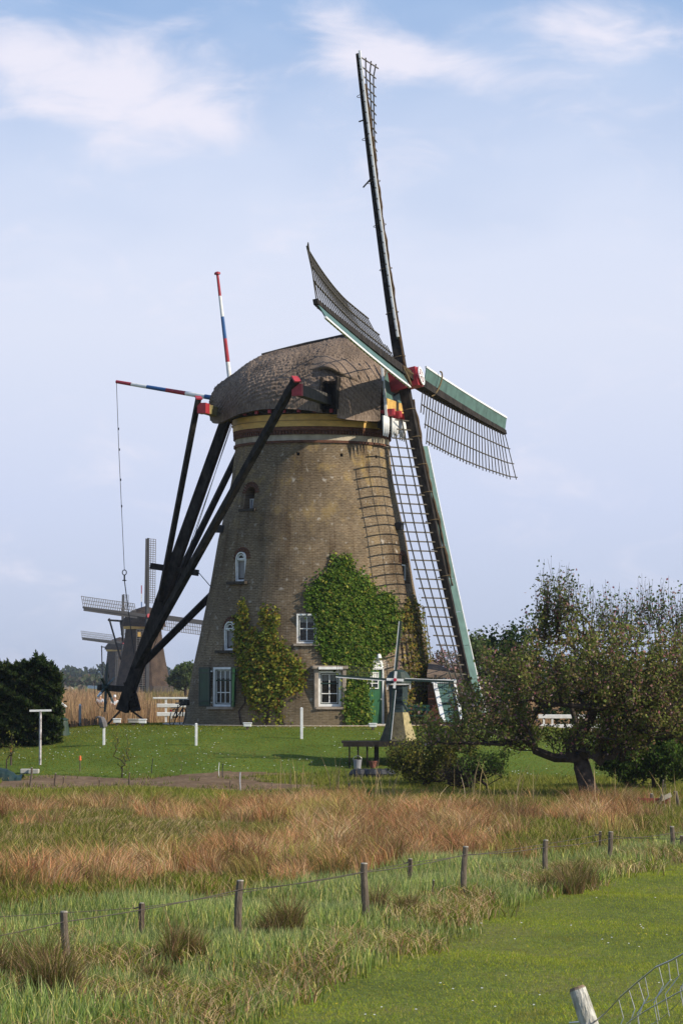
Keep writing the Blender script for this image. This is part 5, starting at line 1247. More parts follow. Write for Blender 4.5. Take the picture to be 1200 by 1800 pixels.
for k in range(11):
    a = 1085 + k * 17 + rn.uniform(-4, 4); yt = float(np.interp(a, [1046, 1090, 1152, 1215, 1300], [1795, 1752, 1700, 1668, 1610])); j = rn.uniform(-16, 10)
    wire('netting_wire', [at(a, yt, dd(a)), at(a + 8 + j * .3, yt + 34, dd(a)), at(a - 9 + j, yt + 66, dd(a)), at(a - 2 + j, yt + 104, dd(a))], .0024, None, .0, METAL, NF)
for k in range(3):
    wire('netting_wire', [at(1105 + 25 * q, 1790 + 38 * k - 20 * q + rn.uniform(-7, 7), dd(1105 + 25 * q)) for q in range(6)], .0022, None, .004, METAL, NF)

# ================================================================== LAWN THINGS
def white_post(px, pt, pb, lab, r=.045, grp='white posts round the lawn'):
    g0 = gp(px, pb); h = (pb - pt) * g0.y / FPX; t = thing('white_post', lab, 'post', tuple(g0), grp)
    f = MB(); f.beam(g0 - Z * .1, g0 + Z * h, r * 2, r * 2); f.build('shaft', WHITE, t, bev=.008)
    f = MB(); f.beam(g0 + Z * (h + .002), g0 + Z * (h + .03), r * 2.2, r * 2.2, w1=r, h1=r); f.build('cap', WHITE, t); return t, g0, h
white_post(345, 1273, 1311, 'short white post on the lawn below the left window'); white_post(530, 1246, 1300, 'tall white post on the lawn below the small square window', .05)
t, g0, h = white_post(183, 1280, 1310, 'short white post with a dark grey lamp head on top, left on the lawn')
LH = thing('garden_lamp', 'dark grey spout-shaped garden lamp head standing on the left white post', 'lamp', tuple(g0 + Z * (h + .03)))
c = g0 + Z * (h + .03); f = MB(); f.tube([c, c + Vector((-.05, 0, .18)), c + Vector((-.10, 0, .36))], [.14, .15, .10], 8); f.build('housing', mat('dark_zinc', (.12, .11, .11), .6, .2, 6), LH)
f = MB(); f.tube([c + Vector((-.08, 0, .33)), c + Vector((-.22, 0, .38)), c + Vector((-.30, 0, .33))], [.06, .05, .03], 7); f.build('spout', mat('dark_zinc', (.12, .11, .11), .6, .2, 6), LH)
def lampbox(px, py, wpx, hpx, lab, legs=True, m=WHITE):
    g0 = gp(px, py); s = g0.y / FPX; w_, h_ = wpx * s, hpx * s; t = thing('garden_light', lab, 'garden light', tuple(g0), 'small box lights on the lawn')
    f = MB(); f.box(g0 + Z * (.12 + h_ * .25), (w_, w_ * .7, h_ * .5)); f.box(g0 + Z * (.12 + h_ * .62), (w_ * 1.15, w_ * .8, h_ * .2)); f.build('housing', m, t, bev=.02)
    f = MB(); f.beam(g0 - Z * .05, g0 + Z * .12, w_ * .5, w_ * .35); f.build('foot', POSTD, t)
    return t
lampbox(435, 1283, 14, 10, 'white box light on the lawn in front of the creeper'); lampbox(206, 1276, 13, 11, 'small off-white box light right beside the left white post, under the tail pole'); lampbox(251, 1277, 13, 11, 'whitish box light under the foot of the tail pole')
lampbox(655, 1284, 13, 10, 'white box light at the green door'); lampbox(235, 1276, 18, 10, 'grey block beside the foot of the tail pole', m=STONE)
# drying posts at left
for (px, pt, pb, bar, lb) in ((71, 1250, 1345, 39, 'tall white T-shaped washing line post with peeling paint in front of the hedge'),):
    g0 = gp(px, pb); s = g0.y / FPX; h = (pb - pt) * s; t = thing('washing_post', lb, 'washing post', tuple(g0))
    f = MB(); f.tube([g0 - Z * .1, g0 + Z * h], .045, 8); f.build('shaft', mat('peeling_white_paint', (.30, .24, .22), .7, .5, 7, .4, col2=(.72, .68, .68)), t)
    f = MB(); f.beam(g0 + Z * h + Vector((-.39, 0, 0)), g0 + Z * (h + .015) + Vector((.39, 0, 0)), .07, .07); f.build('crossbar', WHITE, t)
white_post(77, 1255, 1302, 'white post close behind the T-shaped washing line post', .04)
t, g0, h = white_post(102, 1280, 1300, 'short white post leaning against the wooden wheel', .04); t.rotation_euler = (0, -.2, 0)
def wheel_thing(px, py, rpx, lab):
    g0 = gp(px, py); s = g0.y / FPX; r = rpx * s; c = g0 + Z * r; t = thing('cart_wheel', lab, 'wheel', tuple(g0)); m = mat('rusty_brown_wood', (.16, .08, .04), .85, .35, 6, .5)
    ax = Vector((.86, .5, 0)); X = Vector((-.5, .86, 0)) ; f = MB(); f.tube([c + (X * math.cos(a) + Z * math.sin(a)) * r * .93 for a in np.linspace(0, 2 * math.pi, 28)], r * .08, 6, cap=False); f.build('rim', m, t)
    f = MB(); f.tube([c - ax * .12, c + ax * .12], r * .16, 10); f.build('hub', m, t)
    for k in range(10): a = R(36 * k); f = MB(); d_ = X * math.cos(a) + Z * math.sin(a); f.beam(c + d_ * r * .1, c + d_ * r * .9, .06, .06, up=ax); f.build('spoke', m, t)
wheel_thing(97, 1292, 19, 'rusty brown wooden cart wheel leaning by the end of the hedge')
g0 = gp(110, 1294); t = thing('compost_bin', 'dark green tapered compost bin behind the wooden wheel', 'compost bin', tuple(g0)); m_ = mat('dark_green_plastic', (.02, .045, .03), .5, .2, 4)
f = MB(); f.lathe([(.30, -.05), (.30, 0), (.22, .55), (.20, .62)], tuple(g0), 14); f.build('body', m_, t); f = MB(); f.lathe([(.24, .62), (.24, .66), (.12, .70), (.001, .71)], tuple(g0), 14); f.build('lid', m_, t)
g0 = gp(141, 1283); g0 = Vector((at(141, 1270, 121).x, 121, float(hz(at(141, 1270, 121).x, 121)))); t = thing('grey_post', 'tall thin grey post standing before the reeds', 'post', tuple(g0)); f = MB(); f.beam(g0 - Z * .1, Vector((g0.x, g0.y, at(141, 1240, 121).z)), .10, .10); f.build('shaft', mat('grey_paint', (.28, .29, .30), .6, .15), t); tt_ = Vector((g0.x, g0.y, at(141, 1240, 121).z)); f = MB(); f.beam(tt_ + Z * .002, tt_ + Z * .08, .11, .11, w1=.02, h1=.02); f.build('tip', WHITE, t)
# letter box hanging at the hedge end
g0 = at(112, 1243, 110); gz_ = float(hz(g0.x, 110)); t = thing('bird_house', 'small dark bird house with white roof on a pole at the end of the hedge', 'bird house', (g0.x, 110, gz_))
f = MB(); f.beam((g0.x, 110, gz_), (g0.x, 110, g0.z - .3), .05, .05); f.build('pole', BLACKM, t); f = MB(); f.box(g0 - Z * .12, (.16, .2, .22)); f.build('box', BLACKM, t); f = MB(); f.box(g0 + Z * .10, (.30, .34, .05), (Vector((.8, 0, -.6)), Vector((0, 1, 0)), Vector((.6, 0, .8)))); f.build('roof', WHITE, t); f = MB(); f.box(g0 - Z * .45 - Vector((.02, 0, 0)), (.14, .14, .14)); f.build('feeder', BLACKM, t)
# low picket edging at the left crest
EDG = thing('picket_edging', 'low dark picket edging along the crest of the lawn before the reeds at left', 'edging', (at(120, 1290, 117).x, 117, 1.0))
for k in range(46):
    px = 100 + k * 1.75; p = at(px, 1280, 118.5 + 2 * math.sin(k * .1)); z0 = float(hz(p.x, p.y)); f = MB(); f.beam((p.x, p.y, z0 - .05), (p.x + random.uniform(-.02, .02), p.y, z0 + .30 + random.uniform(-.08, .12)), .05, .03); f.build('picket', POSTD, EDG)
# short stakes and sticks round the vegetable bed
stakes = [(54, 1350, 1386, .035, POST, 'grey post at the concrete edging left of the vegetable bed'), (97, 1360, 1383, .03, POSTD, 'short dark post at the left corner of the vegetable bed'), (111, 1366, 1381, .018, POSTD, 'thin dark stick at the left end of the bed'),
    (174, 1370, 1387, .02, POSTD, 'slanting dark stick in the bed below the orange-topped cane'), (228, 1359, 1387, .024, POSTD, 'dark stake in front of the yellow sapling'), (267, 1333, 1360, .014, BLACKM, 'thin black stick at the lawn edge right of the yellow sapling'),
    (318, 1345, 1362, .01, POSTD, 'thin brown stick at the lawn edge below the left white post'), (385, 1341, 1367, .012, WHITE, 'thin whitish cane at the lawn edge'), (392, 1343, 1368, .016, BLACKM, 'black stick just right of the whitish cane'),
    (422, 1358, 1392, .022, mat('galv', (.4, .4, .42), .5), 'light grey metal stake in front of the bed'), (404, 1372, 1390, .014, POSTD, 'short brown stick left of the light grey metal stake'), (613, 1378, 1398, .03, POSTD, 'dark stub of a post below the small platform'), (478, 1376, 1392, .012, POST, 'little stick at the end of the bed')]
for q, (px, pt, pb, r, m, lb) in enumerate(stakes): post('stake', px, pt, pb, r, m, lb, 'sticks and stakes round the vegetable bed', random.uniform(-.05, .05), hidden=.1, cat='stake')
for (px, pt, pb, c_, lb) in ((141, 1330, 1357, (.75, .16, .04), 'thin cane with a bright orange top at the lawn edge'), (20, 1316, 1346, (.55, .24, .03), 'dark post with an orange cap at the left edge')):
    g0 = gp(px, pb); h = (pb - pt) * g0.y / FPX; t = thing('marker_cane', lb, 'cane', tuple(g0)); f = MB(); f.tube([g0, g0 + Z * h], .018 if px > 100 else .04, 7); f.build('shaft', POST if px > 100 else POSTD, t); f = MB(); f.tube([g0 + Z * (h - .14), g0 + Z * (h + .02)], [.05, .04], 8); f.build('coloured_top', mat('orange_%d' % px, c_, .5), t)
g0 = gp(15, 1372); t = tag(MB_ := None or thing('tarpaulin_heap', 'dark green tarpaulin covered heap at the left edge by the bed', 'tarpaulin', tuple(g0)))
f = MB(); n = 18
for a in range(n):
    for b in range(8):
        def q_(i, j): x_ = g0.x - 1.0 + 1.5 * i / n; yy = g0.y - .5 + 1.1 * j / 8; return (x_, yy, float(hz(x_, yy)) + .46 * (max(0, math.sin(math.pi * min(.97, i / n + .15))) ** .4) * math.sin(math.pi * j / 8) ** .5 + .02 * math.sin(i * 2 + j))
        f.quad([q_(a, b), q_(a + 1, b), q_(a + 1, b + 1), q_(a, b + 1)])
f.build('cover', mat('green_tarp', (.012, .03, .025), .5, .3, 3, .4, 6), t, smooth=True, fix=False)
for k, px in enumerate((46, 60)):
    g0 = gp(px, 1360); f = MB(); f.box(g0 + Z * .08, (.36, .4, .16)); tag(f.build('concrete_slab', STONE, bev=.02), 'pale concrete edging slab beside the dark tarpaulin, %s' % ('nearer the tarpaulin' if k == 0 else 'farther from it'), 'slab')

# ================================================================== RAILINGS
def railing(name, lab, x0, x1, dep, rails, posts, pb, ends):
    zb = lambda px: float(hz(at(px, 1270, dep).x, dep)); t = thing(name, lab, 'railing', (at(x0, 1270, dep).x, dep, zb(x0)))
    for (yt, yb, xa, xb, nm_) in rails:
        A = at(xa, (yt + yb) / 2, dep); B = at(xb, (yt + yb) / 2, dep); hgt = (yb - yt) * dep / FPX; f = MB(); f.box((A + B) / 2 - Vector((0, .06, 0)), (B.x - A.x, .05, hgt)); f.build(nm_, WHITE, t, bev=.02)
    for px in posts: A = at(px, rails[0][1], dep); f = MB(); f.beam((A.x, dep, zb(px) - .1), (A.x, dep, A.z), .11, .09); f.build('post', WHITE, t)
    return t
railing('bridge_railing', 'white wooden bridge railing behind the left foot of the tower', 270, 380, 127, [(1225.5, 1229, 269, 380, 'handrail'), (1237, 1243.5, 276, 380, 'board'), (1252, 1259, 276, 380, 'board')], [292, 350], 1272, 0)
railing('bridge_railing', 'white wooden railing seen through the apple tree', 948, 1130, 127, [(1256, 1263, 945, 1125, 'handrail'), (1273, 1280, 945, 1125, 'board')], [955, 970, 1040, 1085, 1120], 1298, 0)
railing('bridge_railing', 'end of a white railing at the right picture edge', 1182, 1240, 127, [(1284, 1293, 1180, 1240, 'handrail')], [1190], 1300, 0)

# ================================================================== BICYCLE
bd_ = 112.6; bz = float(hz(at(312, 1270, bd_).x, bd_)); bx = at(314, 1270, bd_).x
BK = thing('bicycle', 'black bicycle leaning against the left foot of the tower', 'bicycle', (bx, bd_, bz)); fwd = Vector((.30, .95, 0)).normalized(); sdv = Vector((.95, -.30, 0)); O = Vector((bx - .25, bd_ - .5, bz)); tl = (Z + sdv * .18).normalized()
def bp(u, v): return O + fwd * u + tl * v
for nm_, u0 in (('wheel', 0), ('wheel', 1.08)):
    f = MB(); f.tube([bp(u0 + .34 * math.cos(a), .35 + .34 * math.sin(a)) for a in np.linspace(0, 2 * math.pi, 30)], .022, 6, cap=False); wo = f.build('wheel', RUB, BK)
    f = MB(); 
    for k in range(10): a = R(36 * k); f.tube([bp(u0, .35), bp(u0 + .33 * math.cos(a), .35 + .33 * math.sin(a))], .005, 3)
    tag(f.build('spokes', METAL, wo), kind='stuff')
f = MB()
for a, b in (((0, .35), (.42, .33)), ((.42, .33), (.32, .85)), ((0, .35), (.34, .75)), ((.42, .33), (.92, .72)), ((.36, .72), (.90, .88)), ((1.08, .35), (.86, 1.0))): f.tube([bp(*a), bp(*b)], .022, 6)
f.build('frame', BLACKM, BK); f = MB(); f.box(bp(.28, .92), (.22, .16, .06), (fwd, sdv, Z)); f.build('saddle', BLACKM, BK, bev=.02)
f = MB(); f.tube([bp(.86, 1.0), bp(.84, 1.06)], .02, 6); f.tube([bp(.66, 1.06) - sdv * .28, bp(.84, 1.08) - sdv * .2, bp(.84, 1.08) + sdv * .2, bp(.66, 1.06) + sdv * .28], .015, 6); f.build('handlebar', METAL, BK)
f = MB(); f.box(bp(-.02, .74), (.36, .14, .03), (fwd, sdv, Z)); f.build('luggage_rack', BLACKM, BK); f = MB(); f.tube([bp(-.36, .62) - fwd * 0, bp(-.39, .62)], .045, 8); f.build('rear_light', mat('red_reflector', (.5, .02, .02), .3), BK); f = MB(); f.box(bp(-.30, .45), (.03, .06, .3), (fwd, sdv, Z)); f.build('mudguard', WHITE, BK)
f = MB(); f.box(bp(.80, .95) + fwd * .18, (.26, .36, .26), (fwd, sdv, Z)); f.build('basket', BLACKM, BK)

# ================================================================== BENCH, SHED BESIDE THE DOOR
g0 = Vector((at(727, 1262, 109).x, 109.2, 0)); g0.z = float(hz(g0.x, g0.y)); B_ = thing('garden_bench', 'dark green garden bench against the tower right of the door', 'bench', tuple(g0)); bm_ = mat('bench_green', (.01, .05, .035), .5)
for k in range(3): f = MB(); f.box(g0 + Z * .45 + Vector((0, -.12 + .13 * k, 0)), (1.25, .11, .04)); f.build('seat_slat', bm_, B_)
for k in range(2): f = MB(); f.box(g0 + Z * (.68 + .14 * k) + Vector((0, .25, 0)), (1.25, .03, .10)); f.build('back_slat', bm_, B_)
for sx2 in (-.52, .52):
    for sy2 in (-.14, .22): f = MB(); f.beam(g0 + Vector((sx2, sy2, 0)), g0 + Vector((sx2, sy2, .43 if sy2 < 0 else .85)), .06, .06); f.build('leg', bm_, B_)
white_post(725, 1249, 1272, 'white post in front of the bench', .06)
# lean-to with sloping green hatch in white frame
d0 = 112.5; A0 = at(758, 1198, d0 + .6); gz_ = float(hz(A0.x + .6, d0)); SH = thing('lean_to_shed', 'lean-to with brown roof and sloping green hatch in white frame at the tower foot', 'shed', (A0.x + .7, d0, gz_))
TL, TRr = at(763, 1199, d0), at(797, 1199, d0); BL, BR = at(779, 1270, d0 - 1.6), at(812, 1268, d0 - 1.6); BL.z = max(gz_ - .0, BL.z); BR.z = BL.z
hx = (TRr - TL).normalized(); hd = (BL - TL).normalized(); hn = hx.cross(hd).normalized(); hn = hn if hn.y < 0 else -hn
nb = 7
for k in range(nb):
    a, b = k / nb, (k + 1) / nb - .015; f = MB(); f.prism([TL.lerp(BL, a), TRr.lerp(BR, a), TRr.lerp(BR, b), TL.lerp(BL, b)], hn * -.04); f.build('hatch_board', TEAL, SH)
f = MB(); f.beam(TL + hn * .03, BL + hn * .03, .17, .09, up=hn); f.build('frame_post', WHITE, SH, bev=.01); f = MB(); f.beam(TRr + hn * .03, BR + hn * .03, .12, .09, up=hn); f.build('frame_post', WHITE, SH, bev=.01)
f = MB(); f.beam(TL - hx * .12 + hn * .05, TRr + hx * .1 + hn * .05, .14, .16, up=Z); f.build('frame_head', WHITE, SH, bev=.01)
f = MB(); f.beam(TL.lerp(BL, .55) + hn * .06, TRr.lerp(BR, .55) + hn * .06, .04, .04, up=hn); f.build('bar', BLACKM, SH)
f = MB(); R0, R1 = at(752, 1168, d0 + 1.2), at(762, 1172, d0 + 1.2); f.prism([TL - hx * .3 + Z * .08 + hn * .15, TRr + hx * .25 + Z * .05 + hn * .15, at(782, 1180, d0 + 2.2), at(753, 1164, d0 + 2.4), ], Z * .12); f.build('roof', THATCH, SH)
bk_ = [Vector((TL.x - .25, d0 + .05, gz_ - .1)), Vector((TRr.x, d0 + .05, gz_ - .1)), Vector((TRr.x, d0 + 2.2, gz_ - .1)), Vector((TL.x - .25, d0 + 2.2, gz_ - .1))]
f = MB(); f.hexa(bk_ + [p + Z * (TL.z - gz_ + .02) for p in bk_]); f.build('wall', BRICK2, SH)
f = MB()
for (tp_, bt2) in ((TL, BL), (TRr, BR)): f.prism([tp_ - hn * .06, bt2 - hn * .06, Vector((tp_.x, d0 + .04, gz_ - .05)), ], hx * (.04 if tp_ is TL else -.04))
f.build('cheek', BRICK2, SH) if False else None

# ================================================================== MINIATURE WINDMILL ON ITS PLATFORM
dm = 99.0; pc = at(690, 1302, dm); gz_ = float(hz(pc.x, dm))
PT = thing('wooden_platform', 'low black wooden platform on thin posts carrying the miniature windmill', 'platform', (pc.x, dm, gz_)); x0, x1 = at(600, 1302, dm).x, at(742, 1302, dm).x
npk = 9
for k in range(npk): y_ = dm - .95 + 1.9 * (k + .5) / npk; f = MB(); f.box(((x0 + x1) / 2, y_, pc.z - .04), (x1 - x0, 1.9 / npk - .012, .06)); f.build('plank', TAR, PT)
f = MB(); f.box(((x0 + x1) / 2, dm - .93, pc.z - .13), (x1 - x0 - .1, .06, .12)); f.build('edge_beam', TAR, PT)
for px in (614, 629, 645, 706, 735):
    for yy in (-.85, .85): X_ = at(px, 1302, dm).x; f = MB(); f.beam((X_, dm + yy, float(hz(X_, dm + yy)) - .05), (X_, dm + yy, pc.z - .08), .05, .05); f.build('leg', TAR, PT)
X_ = at(661, 1302, dm).x; f = MB(); f.beam((X_, dm - .6, gz_ - .1), (X_, dm - .6, pc.z - .08), .16, .16); f.build('leg', TAR, PT)
mc = Vector((at(700, 1302, dm).x, dm, pc.z)); MM = thing('miniature_windmill', 'miniature windmill with dark body, flared thatched skirt and white-edged sails, in front of the door', 'miniature windmill', tuple(mc))
def octa(rows, m, name, rot=22.5, mats_=None):
    f = MB(); n = 8
    for q in range(n):
        a, b = R(rot + 45 * q), R(rot + 45 * (q + 1)); f2 = MB()
        for (r0, z0), (r1, z1) in zip(rows[:-1], rows[1:]): f2.quad([mc + Vector((r0 * math.cos(a), r0 * math.sin(a), z0)), mc + Vector((r0 * math.cos(b), r0 * math.sin(b), z0)), mc + Vector((r1 * math.cos(b), r1 * math.sin(b), z1)), mc + Vector((r1 * math.cos(a), r1 * math.sin(a), z1))])
        f2.build(name, (mats_[q] if mats_ else m), MM, fix=False)
pale = mat('sunlit_skirt_thatch', (.34, .28, .14), .9, .35, 6, .6, 20); skm = mat('brown_skirt_thatch', (.085, .075, .045), .95, .4, 5, .9, 20)  # same thatch twice: the paler one has sunlight put into its colour
octa([(.72, 0), (.62, .22), (.48, .60), (.38, 1.0)], skm, 'skirt_panel', mats_=[skm, skm, skm, skm, skm, skm, pale, skm])
octa([(.36, .98), (.34, 1.3), (.37, 1.95)], mat('mini_body', (.018, .035, .038), .6, .2, 8, .3), 'body_panel')
for q in range(7): f = MB(); f.box(mc + Vector((.0, -.345, 1.15 + .11 * q)), (.26, .012, .012)); f.build('board_joint', TAR, MM)
f = MB(); f.lathe([(.44, 1.96), (.46, 2.04), (.42, 2.22), (.30, 2.42), (.12, 2.50), (.001, 2.51)], tuple(mc), 14); f.build('cap', mat('mini_cap', (.018, .035, .025), .6, .2, 8, .3), MM, smooth=False)
f = MB(); f.box(mc + Vector((0, -.47, 1.99)), (.80, .04, .045)); 
for sg in (-1, 1): f.box(mc + Vector((sg * .40, -.47, 1.90)), (.05, .04, .2))
f.build('gallery_edge', WHITE, MM)
hb = at(694, 1195, dm - .75); f = MB(); f.tube([hb + Vector((0, .6, .02)), hb + Vector((0, -.06, 0))], .06, 10); f.build('shaft', RED, MM); f = MB(); f.box(hb - Vector((0, .08, 0)), (.10, .04, .10)); f.build('hub', mat('mini_red', (.5, .02, .05), .4), MM)
for (tx, ty), lb in (((704, 1092), 'up'), ((590, 1187), 'left'), ((684, 1300), 'down'), ((797, 1199), 'right')):
    tp = at(tx, ty, dm - .75); d_ = (tp - hb); L_ = d_.length; d_.normalize(); sd_ = d_.cross(Vector((0, 1, 0))).normalized(); sd_ = -sd_ if False else sd_
    f = MB(); f.beam(hb, tp, .055, .045, up=(0, 1, 0)); S = f.build('sail', SHADEG, MM)
    f = MB(); f.beam(hb - Vector((0, .03, 0)), hb + d_ * .30 - Vector((0, .03, 0)), .09, .03, up=(0, 1, 0)); f.build('white_root', WHITE, S)
    e = -sd_ if lb != 'right' else sd_
    lat_ = sd_ if lb in ('left',) else sd_
    if lb == 'left': lat_ = sd_ if sd_.z > 0 else -sd_
    if lb == 'up': lat_ = Vector((1, 0, 0))
    if lb == 'down': lat_ = Vector((-1, 0, 0))
    if lb == 'right': lat_ = Vector((0, 0, -1))
    nn2 = Vector((0, -1, 0)); 
    tw_ = {'left': .25, 'up': 1.35, 'down': 1.45, 'right': .5}[lb]; latd = (lat_ * math.cos(tw_) + Vector((0, 1, 0)) * math.sin(tw_)).normalized()
    for k in range(22): c_ = hb + d_ * (L_ * (.2 + .79 * k / 21)); f = MB(); f.beam(c_, c_ + latd * .36, .012, .012); f.build('sail_bar', LATH, S)
    for kk in (.18, .36): f = MB(); f.beam(hb + d_ * L_ * .2 + latd * kk, tp + latd * kk, .012, .012); f.build('sail_lath', LATH, S)
    f = MB(); q0, q1 = hb + d_ * L_ * .17 - lat_ * .035 - Vector((0, .02, 0)), tp - lat_ * .03 - Vector((0, .02, 0)); f.prism([q0 + lat_ * .04, q1 + lat_ * .04, q1 - lat_ * .02, q0 - lat_ * .02], (0, .02, 0)); f.build('leading_board', mat('grey_board', (.12, .15, .16), .5), S)
    f = MB(); f.beam(q0 - lat_ * .03, q1 - lat_ * .03, .022, .022, up=(0, 1, 0)); f.build('board_edge', WHITE, S)
fpm = mc + Vector((.0, .1, 2.5)); f = MB(); f.beam(at(700, 1180, dm + .1), at(702, 1163, dm + .1), .02, .02); f.build('flagpole', mat('pinkish', (.5, .25, .25), .6), MM)
# things under and behind the platform
g0 = gp(628, 1352); t = thing('white_bucket', 'white bucket standing under the left end of the platform', 'bucket', tuple(g0)); f = MB(); f.lathe([(.001, .0), (.12, .0), (.15, .32), (.14, .32), (.11, .02)], tuple(g0), 14); f.build('body', mat('greyish_white', (.24, .24, .26), .6), t); f = MB(); f.tube([g0 + Vector((.15 * math.cos(a), 0, .32 + .13 * math.sin(a))) for a in np.linspace(0, math.pi, 10)], .008, 4); f.build('handle', METAL, t)
g0 = gp(655, 1366); t = thing('covered_heap', 'dark covered heap on the grass under the platform', 'heap', tuple(g0)); f = MB(); 
for q in range(5): f.lathe([(.34 - .02 * q, -.05), (.33, .12), (.22, .26), (.001, .30)], (g0.x - .5 + .24 * q, g0.y + .1 * math.sin(q * 2), g0.z), 10)
f.build('cover', mat('dark_blue_cover', (.014, .015, .018), .6, .3, 4, .5, 8), t)
g0 = gp(655, 1350); t = thing('red_flower_pot', 'small dull red pot lying beside the white bucket under the platform', 'flower pot', tuple(g0)); f = MB(); f.lathe([(.001, 0), (.10, 0), (.14, .20), (.15, .20), (.15, .24), (.12, .24)], tuple(g0), 12); f.build('pot', mat('terracotta', (.15, .05, .035), .8), t); f = MB(); f.lathe([(.001, .21), (.12, .21)], tuple(g0), 12); f.build('soil', SM, t)

# ================================================================== RED CRATE AT RIGHT
g0 = gp(1150, 1420); t = thing('red_crate', 'old red wooden box with peeling boards and scrap wood in the grass at right', 'crate', tuple(g0)); rm_ = mat('faded_red_boards', (.22, .05, .035), .8, .35, 8, .4)
for k in range(3): f = MB(); f.box(g0 + Z * (.06 + .085 * k), (.86, .03, .075)); f.build('board', rm_, t)
for sg in (-.42, .42): f = MB(); f.box(g0 + Vector((sg, .25, .15)), (.03, .48, .26)); f.build('side', rm_, t)
f = MB(); f.box(g0 + Vector((0, .25, .02)), (.8, .46, .03)); f.build('bottom', rm_, t)
f = MB(); f.box(g0 + Vector((.30, -.05, .30)), (.34, .04, .12), (Vector((.9, 0, .4)), Vector((0, 1, 0)), Vector((-.4, 0, .9)))); tag(f.build('scrap_board', mat('bleached_wood', (.42, .37, .28), .85, .2)), 'pale bleached plank end lying on the red box', 'plank')
for q, (px, pt, pb, r, ln, lb) in enumerate(((1146, 1396, 1420, .05, -.08, 'dark broken stump in front of the red box'), (1154, 1398, 1422, .04, .35, 'leaning broken stump at the middle of the red box'), (1164, 1372, 1408, .02, .02, 'thin pale stick behind the red box'), (1172, 1380, 1400, .014, -.2, 'thin stick leaning left behind the red box'), (1193, 1392, 1424, .05, -.18, 'grey fence post stump to the right of the red box'))):
    post('stake', px, pt, pb, r, POST, lb, 'old stumps and sticks round the red box', ln, hidden=.1, cat='stake')

# ================================================================== FAR MILLS
FL = mat('far_lath', (.07, .065, .06), .8); SMOCK = thatchmat('dark_smock_thatch', (.04, .028, .02), (.08, .057, .042), (.13, .095, .07)); GREYP = mat('grey_stock', (.04, .04, .042), .75, spec=.1); DBR = mat('dark_far_brick', (.06, .045, .035), .9)
def far_mill(cx, dep, ycurb, ybase, wtop, wbase, hubp, arms, caprow, lab, azim, tail):
    s = dep / FPX; c = at(cx, ybase, dep); c = Vector((c.x, dep, float(hz(c.x, dep)))); t = thing('far_windmill', lab, 'windmill', tuple(c), 'far windmills beyond the reeds')
    zc = at(cx, ycurb, dep).z; zb = c.z; H_ = zc - zb; w0, w1 = wbase * s / 2, wtop * s / 2
    n = 8
    rows = [(w0 * 1.0, -.3), (w0 * .98, .0), (w0 * .90, .8), (w0 * .78 + w1 * .1, H_ * .25), (w0 * .45 + w1 * .48, H_ * .5), (w0 * .2 + w1 * .76, H_ * .75), (w1, H_)]
    for q in range(n):
        a, b = R(22.5 + 45 * q), R(22.5 + 45 * (q + 1)); f = MB()
        for (r0, z0), (r1, z1) in zip(rows[:-1], rows[1:]): f.quad([c + Vector((r * math.cos(u), r * math.sin(u), z)) for r, z, u in ((r0, z0, a), (r0, z0, b), (r1, z1, b), (r1, z1, a))])
        o = f.build('smock_panel', SMOCK, t, fix=False)
    f = MB(); f.lathe([(w0 * 1.03, -.4), (w0 * 1.03, .9), (w0 * .9, .9)], tuple(c), 8, R(22.5), R(382.5)); f.build('brick_base', DBR, t)
    f = MB(); f.lathe([(w1 * .9, H_), (w1 * 1.06, H_), (w1 * 1.08, H_ + .5), (w1 * .9, H_ + .5)], tuple(c), 24); f.build('curb_board', YEL, t)
    al = azim; fh = Vector((math.cos(al), -math.sin(al), 0)); uh = Vector((-math.sin(al), -math.cos(al), 0))
    # cap
    f = MB(); rs = []; 
    for (u, wv, zr, ze) in caprow: 
        row = []
        for j in range(13):
            q = -1 + j / 6; a_ = abs(q); row.append(c + fh * u + uh * (wv * math.sin(a_ * math.pi / 2) * (1 if q > 0 else -1)) + Z * (H_ + ze + (zr - ze) * (math.cos(a_ * math.pi / 2) * .8 + .2 * (1 - a_))))
        rs.append(row)
    for a_, b_ in zip(rs[:-1], rs[1:]):
        for j in range(12): f.quad([a_[j], a_[j + 1], b_[j + 1], b_[j]])
    f.quad(rs[0]); f.quad(rs[-1]); f.build('thatched_cap', SMOCK, t, fix=False)
    bet = R(6); nn = Vector((fh.x * math.cos(bet), fh.y * math.cos(bet), math.sin(bet))); vv = nn.cross(uh); vv = vv if vv.z > 0 else -vv
    hub = at(*hubp, dep - 4.0); f = MB(); f.tube([hub - nn * 3.5, hub + nn * .5], .4, 8); f.build('windshaft', RED, t)
    A = (vv * math.cos(arms) + uh * math.sin(arms)).normalized(); Bq = (uh * math.cos(arms) - vv * math.sin(arms)).normalized()
    for d_, sd_ in ((A, -uh), (-A, uh), (Bq, vv), (-Bq, -vv)):
        f = MB(); f.beam(hub, hub + d_ * 14, .62, .4, up=nn, w1=.32, h1=.25); f.beam(hub + d_ * 2.2 - sd_ * .42, hub + d_ * 13.9 - sd_ * .36, .5, .05, up=nn); S = f.build('sail', GREYP, t)
        f = MB()
        for k in range(30): p_ = hub + d_ * (2.4 + 11.5 * k / 29); f.beam(p_, p_ + (sd_ * .97 - nn * .2) * 2.1, .085, .06, up=nn)
        for kk in (.75, 1.4, 2.05): f.beam(hub + d_ * 2.4 + (sd_ * .97 - nn * .2) * kk, hub + d_ * 13.9 + (sd_ * .97 - nn * .2) * kk, .085, .06, up=nn)
        tag(f.build('lattice', FL, S), kind='stuff')
    for a_, b_, w_ in tail: f = MB(); f.beam(at(*a_, dep), at(*b_, dep), w_, w_); f.build('tail_beam', TAR, t)
    return t, c, hub
